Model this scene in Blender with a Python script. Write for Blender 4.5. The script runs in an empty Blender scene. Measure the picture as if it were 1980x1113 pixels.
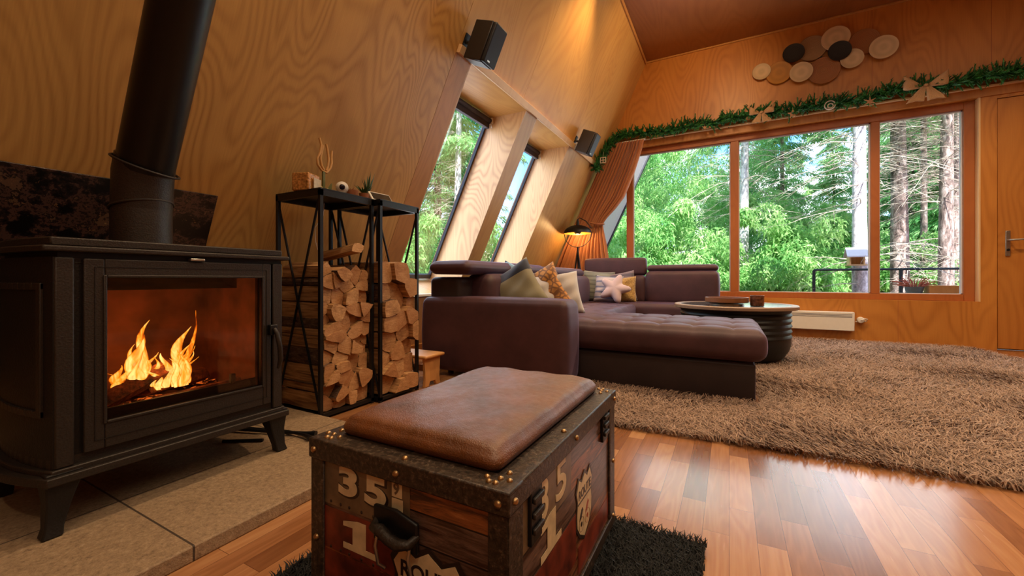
import bpy, bmesh, math, random
import numpy as np
from mathutils import Vector, Matrix, Euler
R = math.radians
scene = bpy.context.scene
COL = scene.collection
K = 0.4723; XA = -2.744                 # slanted wall: X = XA + K*z
YF = 5.82; ZC = 3.68
SL = math.sqrt(1 + K*K)
N_IN = Vector((1/SL, 0, -K/SL))         # slanted wall normal, into the room
S_UP = Vector((K/SL, 0, 1/SL))          # up along the slope
def wx(z): return XA + K*z
def lin(c): return tuple(((v/255)/12.92 if v/255 <= .04045 else ((v/255+.055)/1.055)**2.4) for v in c)
def rgb(*c): return lin(c) + (1,)

# ---------------------------------------------------------------- materials
def newmat(name):
    m = bpy.data.materials.new(name); m.use_nodes = True
    nt = m.node_tree; nt.nodes.clear()
    out = nt.nodes.new('ShaderNodeOutputMaterial')
    return m, nt, out
class G:
    """tiny node graph helper"""
    def __init__(s, nt): s.nt = nt
    def n(s, typ, **kw):
        nd = s.nt.nodes.new(typ)
        for k, v in kw.items():
            if k.startswith('i_'):
                nd.inputs[k[2:].replace('_', ' ')].default_value = v
            else: setattr(nd, k, v)
        return nd
    def l(s, a, b): s.nt.links.new(a, b)
    def math(s, op, a, b=None, c=None):
        nd = s.nt.nodes.new('ShaderNodeMath'); nd.operation = op
        for i, v in enumerate((a, b, c)):
            if v is None: continue
            if isinstance(v, (int, float)): nd.inputs[i].default_value = v
            else: s.l(v, nd.inputs[i])
        return nd.outputs[0]
    def ramp(s, fac, stops, interp='LINEAR'):
        nd = s.nt.nodes.new('ShaderNodeValToRGB'); cr = nd.color_ramp; cr.interpolation = interp
        while len(cr.elements) < len(stops): cr.elements.new(.5)
        for e, (p, c) in zip(cr.elements, stops):
            e.position = p; e.color = c if len(c) == 4 else tuple(c)+(1,)
        s.l(fac, nd.inputs[0]); return nd.outputs[0]
    def mix(s, fac, a, b, blend='MIX'):
        nd = s.nt.nodes.new('ShaderNodeMix'); nd.data_type = 'RGBA'; nd.blend_type = blend
        for i, v in ((0, fac), (6, a), (7, b)):
            if isinstance(v, (int, float)): nd.inputs[i].default_value = v
            elif isinstance(v, tuple): nd.inputs[i].default_value = v
            else: s.l(v, nd.inputs[i])
        return nd.outputs[2]
    def coord(s, kind='Object', scale=(1,1,1), rot=(0,0,0), rand=False):
        tc = s.nt.nodes.new('ShaderNodeTexCoord'); mp = s.nt.nodes.new('ShaderNodeMapping')
        mp.inputs['Scale'].default_value = scale; mp.inputs['Rotation'].default_value = rot
        src = tc.outputs[kind]
        if rand:
            oi = s.nt.nodes.new('ShaderNodeObjectInfo')
            mu = s.math('MULTIPLY', oi.outputs['Random'], 37.0)
            va = s.nt.nodes.new('ShaderNodeVectorMath'); va.operation = 'ADD'
            cx = s.nt.nodes.new('ShaderNodeCombineXYZ')
            s.l(mu, cx.inputs[0]); s.l(mu, cx.inputs[1])
            s.l(src, va.inputs[0]); s.l(cx.outputs[0], va.inputs[1]); src = va.outputs[0]
        s.l(src, mp.inputs[0]); return mp.outputs[0]
    def noise(s, vec, scale, detail=2, rough=.5, dist=0):
        nd = s.nt.nodes.new('ShaderNodeTexNoise'); s.l(vec, nd.inputs['Vector'])
        nd.inputs['Scale'].default_value = scale; nd.inputs['Detail'].default_value = detail
        nd.inputs['Roughness'].default_value = rough; nd.inputs['Distortion'].default_value = dist
        return nd.outputs['Fac']
    def bump(s, h, strength=.2, dist=.01):
        nd = s.nt.nodes.new('ShaderNodeBump'); s.l(h, nd.inputs['Height'])
        nd.inputs['Strength'].default_value = strength; nd.inputs['Distance'].default_value = dist
        return nd.outputs[0]
    def bsdf(s, out, color, rough=.5, metal=0, bump=None, **kw):
        b = s.nt.nodes.new('ShaderNodeBsdfPrincipled')
        for nm, v in (('Base Color', color), ('Roughness', rough), ('Metallic', metal)):
            if isinstance(v, (int, float, tuple)): b.inputs[nm].default_value = v
            else: s.l(v, b.inputs[nm])
        if bump is not None: s.l(bump, b.inputs['Normal'])
        for k, v in kw.items():
            nm = k.replace('_', ' ')
            if isinstance(v, (int, float, tuple)): b.inputs[nm].default_value = v
            else: s.l(v, b.inputs[nm])
        s.l(b.outputs[0], out.inputs[0]); return b

def plain(name, c, rough=.5, metal=0, var=.12, scale=30, bump=.08, **kw):
    m, nt, out = newmat(name); g = G(nt)
    v = g.coord('Object'); n = g.noise(v, scale, 3)
    d = tuple(max(0, x*(1-var)) for x in c[:3])+(1,); l = tuple(min(1, x*(1+var)) for x in c[:3])+(1,)
    col = g.ramp(n, [(.3, d), (.7, l)])
    g.bsdf(out, col, rough, metal, g.bump(n, bump, .005), **kw)
    return m

def plywood(name, base, dark, freq=26, rough=.42, contrast=1.0, uvs=1.0, rings=1.0):
    m, nt, out = newmat(name); g = G(nt)
    v = g.coord('UV', rand=True)
    mp = g.n('ShaderNodeMapping'); mp.inputs['Scale'].default_value = (1.5*uvs, .38*uvs, 1); g.l(v, mp.inputs[0])
    n1 = g.noise(mp.outputs[0], 1.5, 1.5, .45, .35)
    b = g.math('MULTIPLY', n1, freq*rings)
    sn = g.math('SINE', g.math('MULTIPLY', b, 2.2))
    sn = g.math('MULTIPLY_ADD', sn, .5, .5)
    sn = g.math('POWER', sn, 1.6)
    mp2 = g.n('ShaderNodeMapping'); mp2.inputs['Scale'].default_value = (150, 5, 1); g.l(v, mp2.inputs[0])
    n2 = g.noise(mp2.outputs[0], 1, 3)
    mp3 = g.n('ShaderNodeMapping'); mp3.inputs['Scale'].default_value = (1.1, .5, 1); g.l(v, mp3.inputs[0])
    n3 = g.noise(mp3.outputs[0], 1.7, 2)
    fac = g.math('MULTIPLY', sn, g.math('MULTIPLY_ADD', n3, 1.3, -.2))
    fac = g.math('ADD', g.math('MULTIPLY', fac, .62*contrast), g.math('MULTIPLY', n2, .42*contrast))
    col = g.ramp(fac, [(.12, base), (.55, tuple((a*1.2+b_*.8)/2 for a, b_ in zip(base, dark))), (.95, dark)])
    col = g.mix(g.math('MULTIPLY_ADD', n3, 1.6, -.6), col, g.mix(.55, col, dark), 'MIX')
    g.bsdf(out, col, g.math('MULTIPLY_ADD', n2, .15, rough-.07), 0, g.bump(fac, .06, .004))
    return m

M = {}
M['ply'] = plywood('plywood_wall', rgb(206,158,88), rgb(160,102,42), freq=60, contrast=.8)
M['ply_left'] = plywood('plywood_left', rgb(212,164,92), rgb(142,92,36), freq=110, contrast=1.05)
M['ply_far'] = plywood('plywood_far', rgb(200,132,58), rgb(146,80,22), freq=60)
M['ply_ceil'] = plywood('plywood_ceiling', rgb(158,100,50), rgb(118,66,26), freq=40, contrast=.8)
M['ply_door'] = plywood('plywood_door', rgb(190,124,54), rgb(146,80,26), freq=50)
M['ply_daylit'] = plywood('plywood_daylit', rgb(222,180,126), rgb(160,108,60), freq=110, contrast=1.05)  # wall plywood copy, daylight at the windows put into its paler colour
M['casing'] = plywood('larch_casing', rgb(196,140,76), rgb(140,90,42), freq=40, uvs=2, contrast=.8)
M['windowwood'] = plywood('window_frame_wood', rgb(172,100,50), rgb(134,70,30), freq=30, uvs=2, contrast=.6)
M['pine'] = plywood('pine_batten', rgb(226,190,140), rgb(190,140,90), freq=10, uvs=3, contrast=.8)
M['stoolwood'] = plywood('stool_pine', rgb(216,160,98), rgb(176,112,58), freq=12, uvs=4, contrast=.8)
M['white'] = plain('white_enamel', rgb(226,218,206), .35, var=.02, bump=.01)
M['white_out'] = plain('white_soffit_paint', rgb(214,214,226), .5, var=.03)
M['iron'] = plain('cast_iron', rgb(50,42,36), .46, .35, var=.2, scale=220, bump=.25)
M['iron_dk'] = plain('cast_iron_dark', rgb(30,26,24), .5, .3, var=.2, scale=200, bump=.25)
M['black'] = plain('black_powder_coat', rgb(18,18,20), .42, .2, var=.1, scale=150)
M['pipe'] = plain('black_flue_steel', rgb(24,22,20), .38, .4, var=.1, scale=20)
M['blackmat'] = plain('black_matte', rgb(16,15,15), .7, 0)
M['speaker_side'] = plain('speaker_dark_body', rgb(30,24,21), .5, 0, scale=300, bump=.2)
M['speaker_front'] = plain('speaker_grille', rgb(18,20,26), .5, .2, scale=400, bump=.3)
M['greyplastic'] = plain('grey_plastic', rgb(120,116,116), .5)
M['steel'] = plain('brushed_steel', rgb(170,165,158), .3, .9, bump=.02)
M['brass'] = plain('aged_brass', rgb(176,140,96), .32, .85, var=.2, scale=60, bump=.05)
M['gold'] = plain('gold_leaf_inner', rgb(225,165,70), .35, .6, scale=80, bump=.2)
M['terracotta'] = plain('terracotta', rgb(150,88,52), .8)
M['greenleaf'] = plain('succulent_leaf', rgb(52,88,42), .5, var=.35, scale=25)
M['aloeleaf'] = plain('aloe_leaf', rgb(60,84,50), .5, var=.35, scale=25)
M['burlap'] = plain('burlap', rgb(190,150,108), .9, var=.25, scale=260, bump=.5)
M['craft'] = plain('craft_wood', rgb(178,132,92), .7, var=.15, scale=60)
M['craft_white'] = plain('white_craft_ornament', rgb(206,190,170), .7)
M['greenpaint'] = plain('green_painted_wood', rgb(96,100,56), .6)
M['cream'] = plain('cream_painted_wood', rgb(206,182,120), .6)
M['blue_lens'] = plain('dark_camera_lens', rgb(10,12,32), .1)
M['screen'] = plain('dark_display', rgb(28,22,18), .15)
M['darkgreyframe'] = plain('dark_grey_aluminium', rgb(70,74,84), .45, .3)
M['blind'] = plain('dark_blind_fabric', rgb(50,40,46), .7, scale=300)
M['concrete_rail'] = plain('dark_rail_metal', rgb(46,56,62), .5, .4)
M['deck'] = plain('deck_boards', rgb(150,120,104), .8, var=.2, scale=12)
M['leafl'] = plain('x', rgb(90,150,60))

def brown_leather(name, c, spark=0.0, rough=.5):
    m, nt, out = newmat(name); g = G(nt)
    v = g.coord('Object'); n = g.noise(v, 9, 4, .6); f = g.noise(v, 420, 2)
    d = tuple(x*.62 for x in c[:3])+(1,); l = tuple(min(1, x*1.35) for x in c[:3])+(1,)
    col = g.ramp(n, [(.3, d), (.5, c), (.72, l)])
    rr = g.math('MULTIPLY_ADD', g.noise(v, 60, 3), .45, rough-.22)
    h = g.math('ADD', g.math('MULTIPLY', f, .6), g.math('MULTIPLY', g.noise(v, 90, 3), .5))
    g.bsdf(out, col, rr, 0, g.bump(h, .35+spark, .002), Specular_IOR_Level=.8, Coat_Weight=.2, Coat_Roughness=.35)
    return m
M['cushion'] = brown_leather('brown_suede_leather', rgb(106,56,14), .6, .50)
def sofa_fabric(name, c):
    m, nt, out = newmat(name); g = G(nt)
    v = g.coord('Object'); n = g.noise(v, 5, 4, .6); f = g.noise(v, 260, 2)
    d = tuple(x*.75 for x in c[:3])+(1,); l = tuple(min(1, x*1.3) for x in c[:3])+(1,)
    col = g.ramp(n, [(.3, d), (.7, l)])
    g.bsdf(out, col, .58, 0, g.bump(f, .25, .002), Specular_IOR_Level=.45, Sheen_Weight=.35, Sheen_Roughness=.4, Sheen_Tint=rgb(190,180,235))  # violet sheen tint puts the sky's reflection into the fabric colour
    return m
M['sofa'] = sofa_fabric('aubergine_brown_microfibre', rgb(72,43,46))
M['sofa_base'] = sofa_fabric('brown_black_microfibre', rgb(44,30,27))

def fabric(name, c1, c2=None, kind='plain', scale=30):
    m, nt, out = newmat(name); g = G(nt)
    v = g.coord('Object'); weave = g.noise(v, 240, 2)
    if kind == 'plain' or c2 is None:
        n = g.noise(v, 8, 3); col = g.mix(g.math('MULTIPLY', n, .5), c1, tuple(x*.6 for x in c1[:3])+(1,))
    elif kind == 'stripe':
        sp = g.n('ShaderNodeSeparateXYZ'); g.l(v, sp.inputs[0])
        s_ = g.math('SINE', g.math('MULTIPLY', sp.outputs[1], scale))
        col = g.ramp(s_, [(.35, c1), (.5, c2)])
    elif kind == 'band':
        sp = g.n('ShaderNodeSeparateXYZ'); g.l(v, sp.inputs[0])
        a = g.math('LESS_THAN', g.math('ABSOLUTE', g.math('SUBTRACT', sp.outputs[1], .135)), .045)
        col = g.mix(a, c1, c2)
    else:
        vo = g.n('ShaderNodeTexVoronoi'); vo.feature = 'DISTANCE_TO_EDGE'; g.l(v, vo.inputs['Vector']); vo.inputs['Scale'].default_value = scale
        col = g.ramp(vo.outputs['Distance'], [(.05, c2), (.2, c1)])
    g.bsdf(out, col, .85, 0, g.bump(weave, .3, .002), Sheen_Weight=.3)
    return m

def curtain_mat():
    m, nt, out = newmat('terracotta_curtain'); g = G(nt)
    v = g.coord('Object'); n = g.noise(v, 200, 2)
    col = g.ramp(n, [(.3, rgb(176,106,64)), (.7, rgb(202,132,84))])
    b = g.bsdf(out, col, .75, 0, g.bump(n, .15, .002), Sheen_Weight=.3)
    tr = g.n('ShaderNodeBsdfTranslucent'); g.l(col, tr.inputs[0])
    mx = g.n('ShaderNodeMixShader'); mx.inputs[0].default_value = .25
    g.l(b.outputs[0], mx.inputs[1]); g.l(tr.outputs[0], mx.inputs[2]); g.l(mx.outputs[0], out.inputs[0])
    return m
M['curtain'] = curtain_mat()

def stone_mat():
    m, nt, out = newmat('speckled_hearth_stone'); g = G(nt)
    v = g.coord('Object')
    n = g.noise(v, 7, 3); sp = g.noise(v, 85, 4, .7); s2 = g.noise(v, 240, 2)
    col = g.ramp(sp, [(.30, rgb(88,66,48)), (.42, rgb(130,106,80)), (.60, rgb(156,130,100)), (.75, rgb(178,154,126))])
    col = g.mix(g.math('MULTIPLY', n, .55), col, rgb(150,124,98))
    # joints across the slab
    s_ = g.n('ShaderNodeSeparateXYZ'); g.l(v, s_.inputs[0])
    jy = g.math('ABSOLUTE', g.math('SUBTRACT', g.math('FRACT', g.math('DIVIDE', g.math('ADD', s_.outputs[1], .04), .56)), .5))
    j1 = g.math('GREATER_THAN', jy, .4955)
    jx = g.math('LESS_THAN', g.math('ABSOLUTE', g.math('ADD', s_.outputs[0], 1.60)), .0022)
    col = g.mix(g.math('MAXIMUM', j1, jx), col, rgb(60,46,34))
    g.bsdf(out, col, .75, 0, g.bump(g.math('ADD', sp, s2), .5, .003))
    return m
M['stone'] = stone_mat()

def floor_mat():
    m, nt, out = newmat('parquet_laminate'); g = G(nt)
    v = g.coord('Object', rot=(0,0,R(90)))
    br = g.n('ShaderNodeTexBrick'); g.l(v, br.inputs['Vector'])
    br.offset = .37; br.offset_frequency = 2; br.squash = 1
    br.inputs['Color1'].default_value = (0,0,0,1); br.inputs['Color2'].default_value = (1,1,1,1)
    br.inputs['Mortar'].default_value = (.5,.5,.5,1)
    br.inputs['Scale'].default_value = 1; br.inputs['Mortar Size'].default_value = .0006
    br.inputs['Brick Width'].default_value = .42; br.inputs['Row Height'].default_value = .066
    br.inputs['Bias'].default_value = 0.0
    tone = br.outputs['Color']
    # grain, shifted per strip
    va = g.n('ShaderNodeVectorMath', operation='MULTIPLY_ADD'); g.l(tone, va.inputs[0]); va.inputs[1].default_value = (7,13,5); g.l(v, va.inputs[2])
    mp = g.n('ShaderNodeMapping'); mp.inputs['Scale'].default_value = (1.3, 9, 1); g.l(va.outputs[0], mp.inputs[0])
    n1 = g.noise(mp.outputs[0], 1.6, 2, .5, .4)
    s1 = g.math('MULTIPLY_ADD', g.math('SINE', g.math('MULTIPLY', n1, 42)), .5, .5)
    mp2 = g.n('ShaderNodeMapping'); mp2.inputs['Scale'].default_value = (6, 160, 1); g.l(va.outputs[0], mp2.inputs[0])
    n2 = g.noise(mp2.outputs[0], 1, 3)
    sep = g.n('ShaderNodeSeparateColor'); g.l(tone, sep.inputs[0])
    f = g.math('ADD', g.math('MULTIPLY', sep.outputs[0], .62), g.math('MULTIPLY', g.math('ADD', g.math('MULTIPLY', s1, .5), n2), .22))
    col = g.ramp(f, [(.05, rgb(112,68,38)), (.4, rgb(142,92,56)), (.65, rgb(164,112,72)), (.95, rgb(190,142,98))])
    col = g.mix(br.outputs['Fac'], col, rgb(96,52,28))
    rr = g.math('MULTIPLY_ADD', n2, .10, .20)
    g.bsdf(out, col, rr, 0, g.bump(n2, .03, .001), Specular_IOR_Level=.6, Coat_Weight=.6, Coat_Roughness=.16)
    return m
M['floor'] = floor_mat()

def plate_mat():
    m, nt, out = newmat('mottled_fire_plate'); g = G(nt)
    v = g.coord('Object'); n = g.noise(v, 9, 6, .72); n2 = g.noise(v, 26, 4, .7)
    col = g.ramp(n, [(.38, rgb(16,13,12)), (.47, rgb(40,30,28)), (.51, rgb(84,60,52)), (.56, rgb(36,28,26)), (.60, rgb(104,78,60)), (.68, rgb(150,120,80))], 'CONSTANT')
    col = g.mix(g.math('GREATER_THAN', n2, .66), col, rgb(120,86,58))
    g.bsdf(out, col, .3, .1)
    return m
M['plate'] = plate_mat()

def log_mats():
    m, nt, out = newmat('log_end_grain'); g = G(nt)
    v = g.coord('Object', rand=True); n = g.noise(v, 14, 4, .6); n2 = g.noise(v, 120, 3)
    mp = g.n('ShaderNodeMapping'); mp.inputs['Scale'].default_value = (1, 1, 5); g.l(v, mp.inputs[0])
    w = g.noise(mp.outputs[0], 18, 3, .6, 1.5)
    col = g.ramp(g.math('ADD', g.math('MULTIPLY', n, .5), g.math('MULTIPLY', w, .5)), [(.3, rgb(120,80,48)), (.5, rgb(180,134,88)), (.7, rgb(212,170,122))])
    oi = g.n('ShaderNodeObjectInfo'); col = g.mix(g.math('MULTIPLY', oi.outputs['Random'], .5), col, rgb(150,92,50))
    g.bsdf(out, col, .8, 0, g.bump(n2, .5, .004)); M['logend'] = m
    m, nt, out = newmat('log_split_side'); g = G(nt)
    v = g.coord('Object', scale=(1, 14, 14), rand=True); n = g.noise(v, 5, 4, .6, .5)
    col = g.ramp(n, [(.3, rgb(104,68,40)), (.5, rgb(172,124,76)), (.7, rgb(206,160,108))])
    g.bsdf(out, col, .8, 0, g.bump(n, .6, .006)); M['logside'] = m
    m, nt, out = newmat('log_bark'); g = G(nt)
    v = g.coord('Object', scale=(2.5, 8, 8), rand=True); n = g.noise(v, 8, 5, .7, .3)
    col = g.ramp(n, [(.3, rgb(44,30,20)), (.5, rgb(92,64,44)), (.7, rgb(140,108,82))])
    g.bsdf(out, col, .9, 0, g.bump(n, .9, .008)); M['bark'] = m
log_mats()

def glass(name, refl=.08, tint=(1,1,1,1)):
    m, nt, out = newmat(name); g = G(nt)
    t = g.n('ShaderNodeBsdfTransparent'); t.inputs[0].default_value = tint
    gl = g.n('ShaderNodeBsdfGlossy'); gl.inputs['Roughness'].default_value = .02
    fr = g.n('ShaderNodeFresnel'); fr.inputs[0].default_value = 1.35
    mx = g.n('ShaderNodeMixShader'); g.l(g.math('MULTIPLY', fr.outputs[0], refl/.08), mx.inputs[0])
    g.l(t.outputs[0], mx.inputs[1]); g.l(gl.outputs[0], mx.inputs[2]); g.l(mx.outputs[0], out.inputs[0])
    return m
M['glass'] = glass('window_glass', .022)
M['stoveglass'] = glass('stove_glass', .08, (1,.93,.88,1))
M['cupglass'] = glass('patterned_glass', .16, (.93,.78,.6,1))

def emit(name, c, s):
    m, nt, out = newmat(name); g = G(nt)
    e = g.n('ShaderNodeEmission'); e.inputs[0].default_value = c; e.inputs[1].default_value = s
    g.l(e.outputs[0], out.inputs[0]); return m
M['bulb'] = emit('warm_bulb', rgb(255,196,110), 30)

def flame_mat():
    m, nt, out = newmat('flame'); g = G(nt)
    v = g.coord('Generated'); sp = g.n('ShaderNodeSeparateXYZ'); g.l(v, sp.inputs[0])
    vo = g.coord('Object', scale=(1,1,.35)); n = g.noise(vo, 38, 3, .6, .6)
    lw = g.n('ShaderNodeLayerWeight'); lw.inputs[0].default_value = .5
    core = g.math('SUBTRACT', 1, lw.outputs['Facing'])
    f = g.math('ADD', g.math('MULTIPLY', core, .62), g.math('MULTIPLY_ADD', n, 1.5, -.62))
    f = g.math('SUBTRACT', f, g.math('MULTIPLY', sp.outputs[2], .28))
    col = g.ramp(f, [(.12, rgb(200,50,4)), (.35, rgb(255,112,10)), (.55, rgb(255,168,44)), (.8, rgb(255,222,130))])
    st = g.ramp(f, [(.1, (.25,.25,.25)), (.5, (.75,.75,.75)), (.9, (1,1,1))])
    e = g.n('ShaderNodeEmission'); g.l(col, e.inputs[0]); g.l(g.math('MULTIPLY', st, 1.7), e.inputs[1])
    t = g.n('ShaderNodeBsdfTransparent')
    al = g.ramp(f, [(.12, (0,0,0)), (.45, (.8,.8,.8))])
    mx = g.n('ShaderNodeMixShader'); g.l(al, mx.inputs[0]); g.l(t.outputs[0], mx.inputs[1]); g.l(e.outputs[0], mx.inputs[2])
    g.l(mx.outputs[0], out.inputs[0]); return m
M['flame'] = flame_mat()
M['firebrick'] = plain('firebox_lining', rgb(120,68,40), .9, var=.5, scale=9, bump=.4)
def ember_mat():
    m, nt, out = newmat('glowing_embers'); g = G(nt)
    v = g.coord('Object'); n = g.noise(v, 30, 4, .7)
    col = g.ramp(n, [(.4, rgb(60,26,14)), (.55, rgb(150,60,20)), (.7, rgb(255,120,40))])
    b = g.bsdf(out, rgb(70,36,22), .9)
    g.l(col, b.inputs['Emission Color']); g.l(g.math('MULTIPLY', g.math('GREATER_THAN', n, .58), .9), b.inputs['Emission Strength'])
    return m
M['ember'] = ember_mat()

def trunkband_mat():
    m, nt, out = newmat('aged_dark_leather_band'); g = G(nt)
    v = g.coord('Object'); n = g.noise(v, 120, 4, .7, .3); n2 = g.noise(v, 12, 3)
    col = g.ramp(n, [(.35, rgb(34,26,20)), (.55, rgb(62,48,38)), (.72, rgb(110,92,76))])
    g.bsdf(out, col, .42, .15, g.bump(n, .45, .003)); return m
M['band'] = trunkband_mat()

def plankprint_mat(name, axis):
    """weathered painted boards printed on the trunk; axis = horizontal object axis"""
    m, nt, out = newmat(name); g = G(nt)
    v = g.coord('Object'); sp = g.n('ShaderNodeSeparateXYZ'); g.l(v, sp.inputs[0])
    h = sp.outputs[axis]; z = sp.outputs[2]
    row = g.math('FLOOR', g.math('DIVIDE', g.math('ADD', z, .008), .053))
    wn = g.n('ShaderNodeTexWhiteNoise', noise_dimensions='1D'); g.l(g.math('ADD', row, 3.3+axis), wn.inputs['W'])
    cx = g.n('ShaderNodeCombineXYZ'); g.l(g.math('MULTIPLY', h, 7), cx.inputs[0]); g.l(g.math('MULTIPLY', z, 60), cx.inputs[1]); g.l(row, cx.inputs[2])
    n = g.noise(cx.outputs[0], 1.6, 5, .7, .6)
    base = g.ramp(wn.outputs['Value'], [(0, rgb(128,78,46)), (.35, rgb(110,84,72)), (.6, rgb(144,84,44)), (.85, rgb(96,72,62))], 'CONSTANT')
    col = g.mix(g.ramp(n, [(.42, (0,0,0)), (.6, (1,1,1))]), base, rgb(58,34,22))
    col = g.mix(g.ramp(n, [(.25, (1,1,1)), (.38, (0,0,0))]), col, rgb(188,128,78))
    fr = g.math('FRACT', g.math('DIVIDE', g.math('ADD', z, .008), .053))
    gap = g.math('LESS_THAN', fr, .05)
    col = g.mix(gap, col, rgb(26,16,10))
    g.bsdf(out, col, .32, 0, g.bump(n, .1, .002)); return m
M['print_x'] = plankprint_mat('printed_boards_front', 0)
M['print_y'] = plankprint_mat('printed_boards_side', 1)
M['redpaint'] = plain('worn_red_paint', rgb(112,44,26), .35, var=.6, scale=22)
M['greenplate'] = plain('worn_olive_plate', rgb(104,84,62), .35, var=.35, scale=30)
M['printcream'] = plain('printed_cream', rgb(204,182,144), .4, var=.15, scale=50)
M['printdark'] = plain('printed_dark', rgb(40,26,20), .4)
M['printred'] = plain('printed_red', rgb(150,60,38), .4)

def disc_mat(name, c, rings=True):
    m, nt, out = newmat(name); g = G(nt)
    v = g.coord('Object'); ln = g.n('ShaderNodeVectorMath', operation='LENGTH'); g.l(v, ln.inputs[0])
    s_ = g.math('MULTIPLY_ADD', g.math('SINE', g.math('MULTIPLY', ln.outputs['Value'], 420 if rings else 90)), .5, .5)
    n = g.noise(v, 12, 3)
    col = g.mix(g.math('MULTIPLY', s_, .35), c, tuple(x*.5 for x in c[:3])+(1,))
    col = g.mix(g.math('MULTIPLY', n, .3), col, tuple(x*.6 for x in c[:3])+(1,))
    g.bsdf(out, col, .5, 0, g.bump(s_, .3, .002)); return m

# ---------------------------------------------------------------- geometry helpers
def wl(o):
    v = Vector((0,0,0))
    while o is not None: v = v + Vector(o.location); o = o.parent
    return v
def link(o, parent=None):
    COL.objects.link(o)
    if parent is not None: o.parent = parent
    return o
def uvbox(me):
    uv = me.uv_layers.new(name='UVMap')
    nl = len(me.loops); co = np.empty(len(me.vertices)*3); me.vertices.foreach_get('co', co); co = co.reshape(-1, 3)
    li = np.empty(nl, dtype=np.int32); me.loops.foreach_get('vertex_index', li)
    npoly = len(me.polygons); nr = np.empty(npoly*3); me.polygons.foreach_get('normal', nr); nr = np.abs(nr.reshape(-1, 3))
    lt = np.empty(npoly, dtype=np.int32); me.polygons.foreach_get('loop_total', lt)
    ax = np.repeat(nr.argmax(1), lt); p = co[li]
    u = np.where(ax == 0, p[:, 1], p[:, 0]); v = np.where(ax == 2, p[:, 1], p[:, 2])
    uv.data.foreach_set('uv', np.stack([u, v], 1).ravel())
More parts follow.
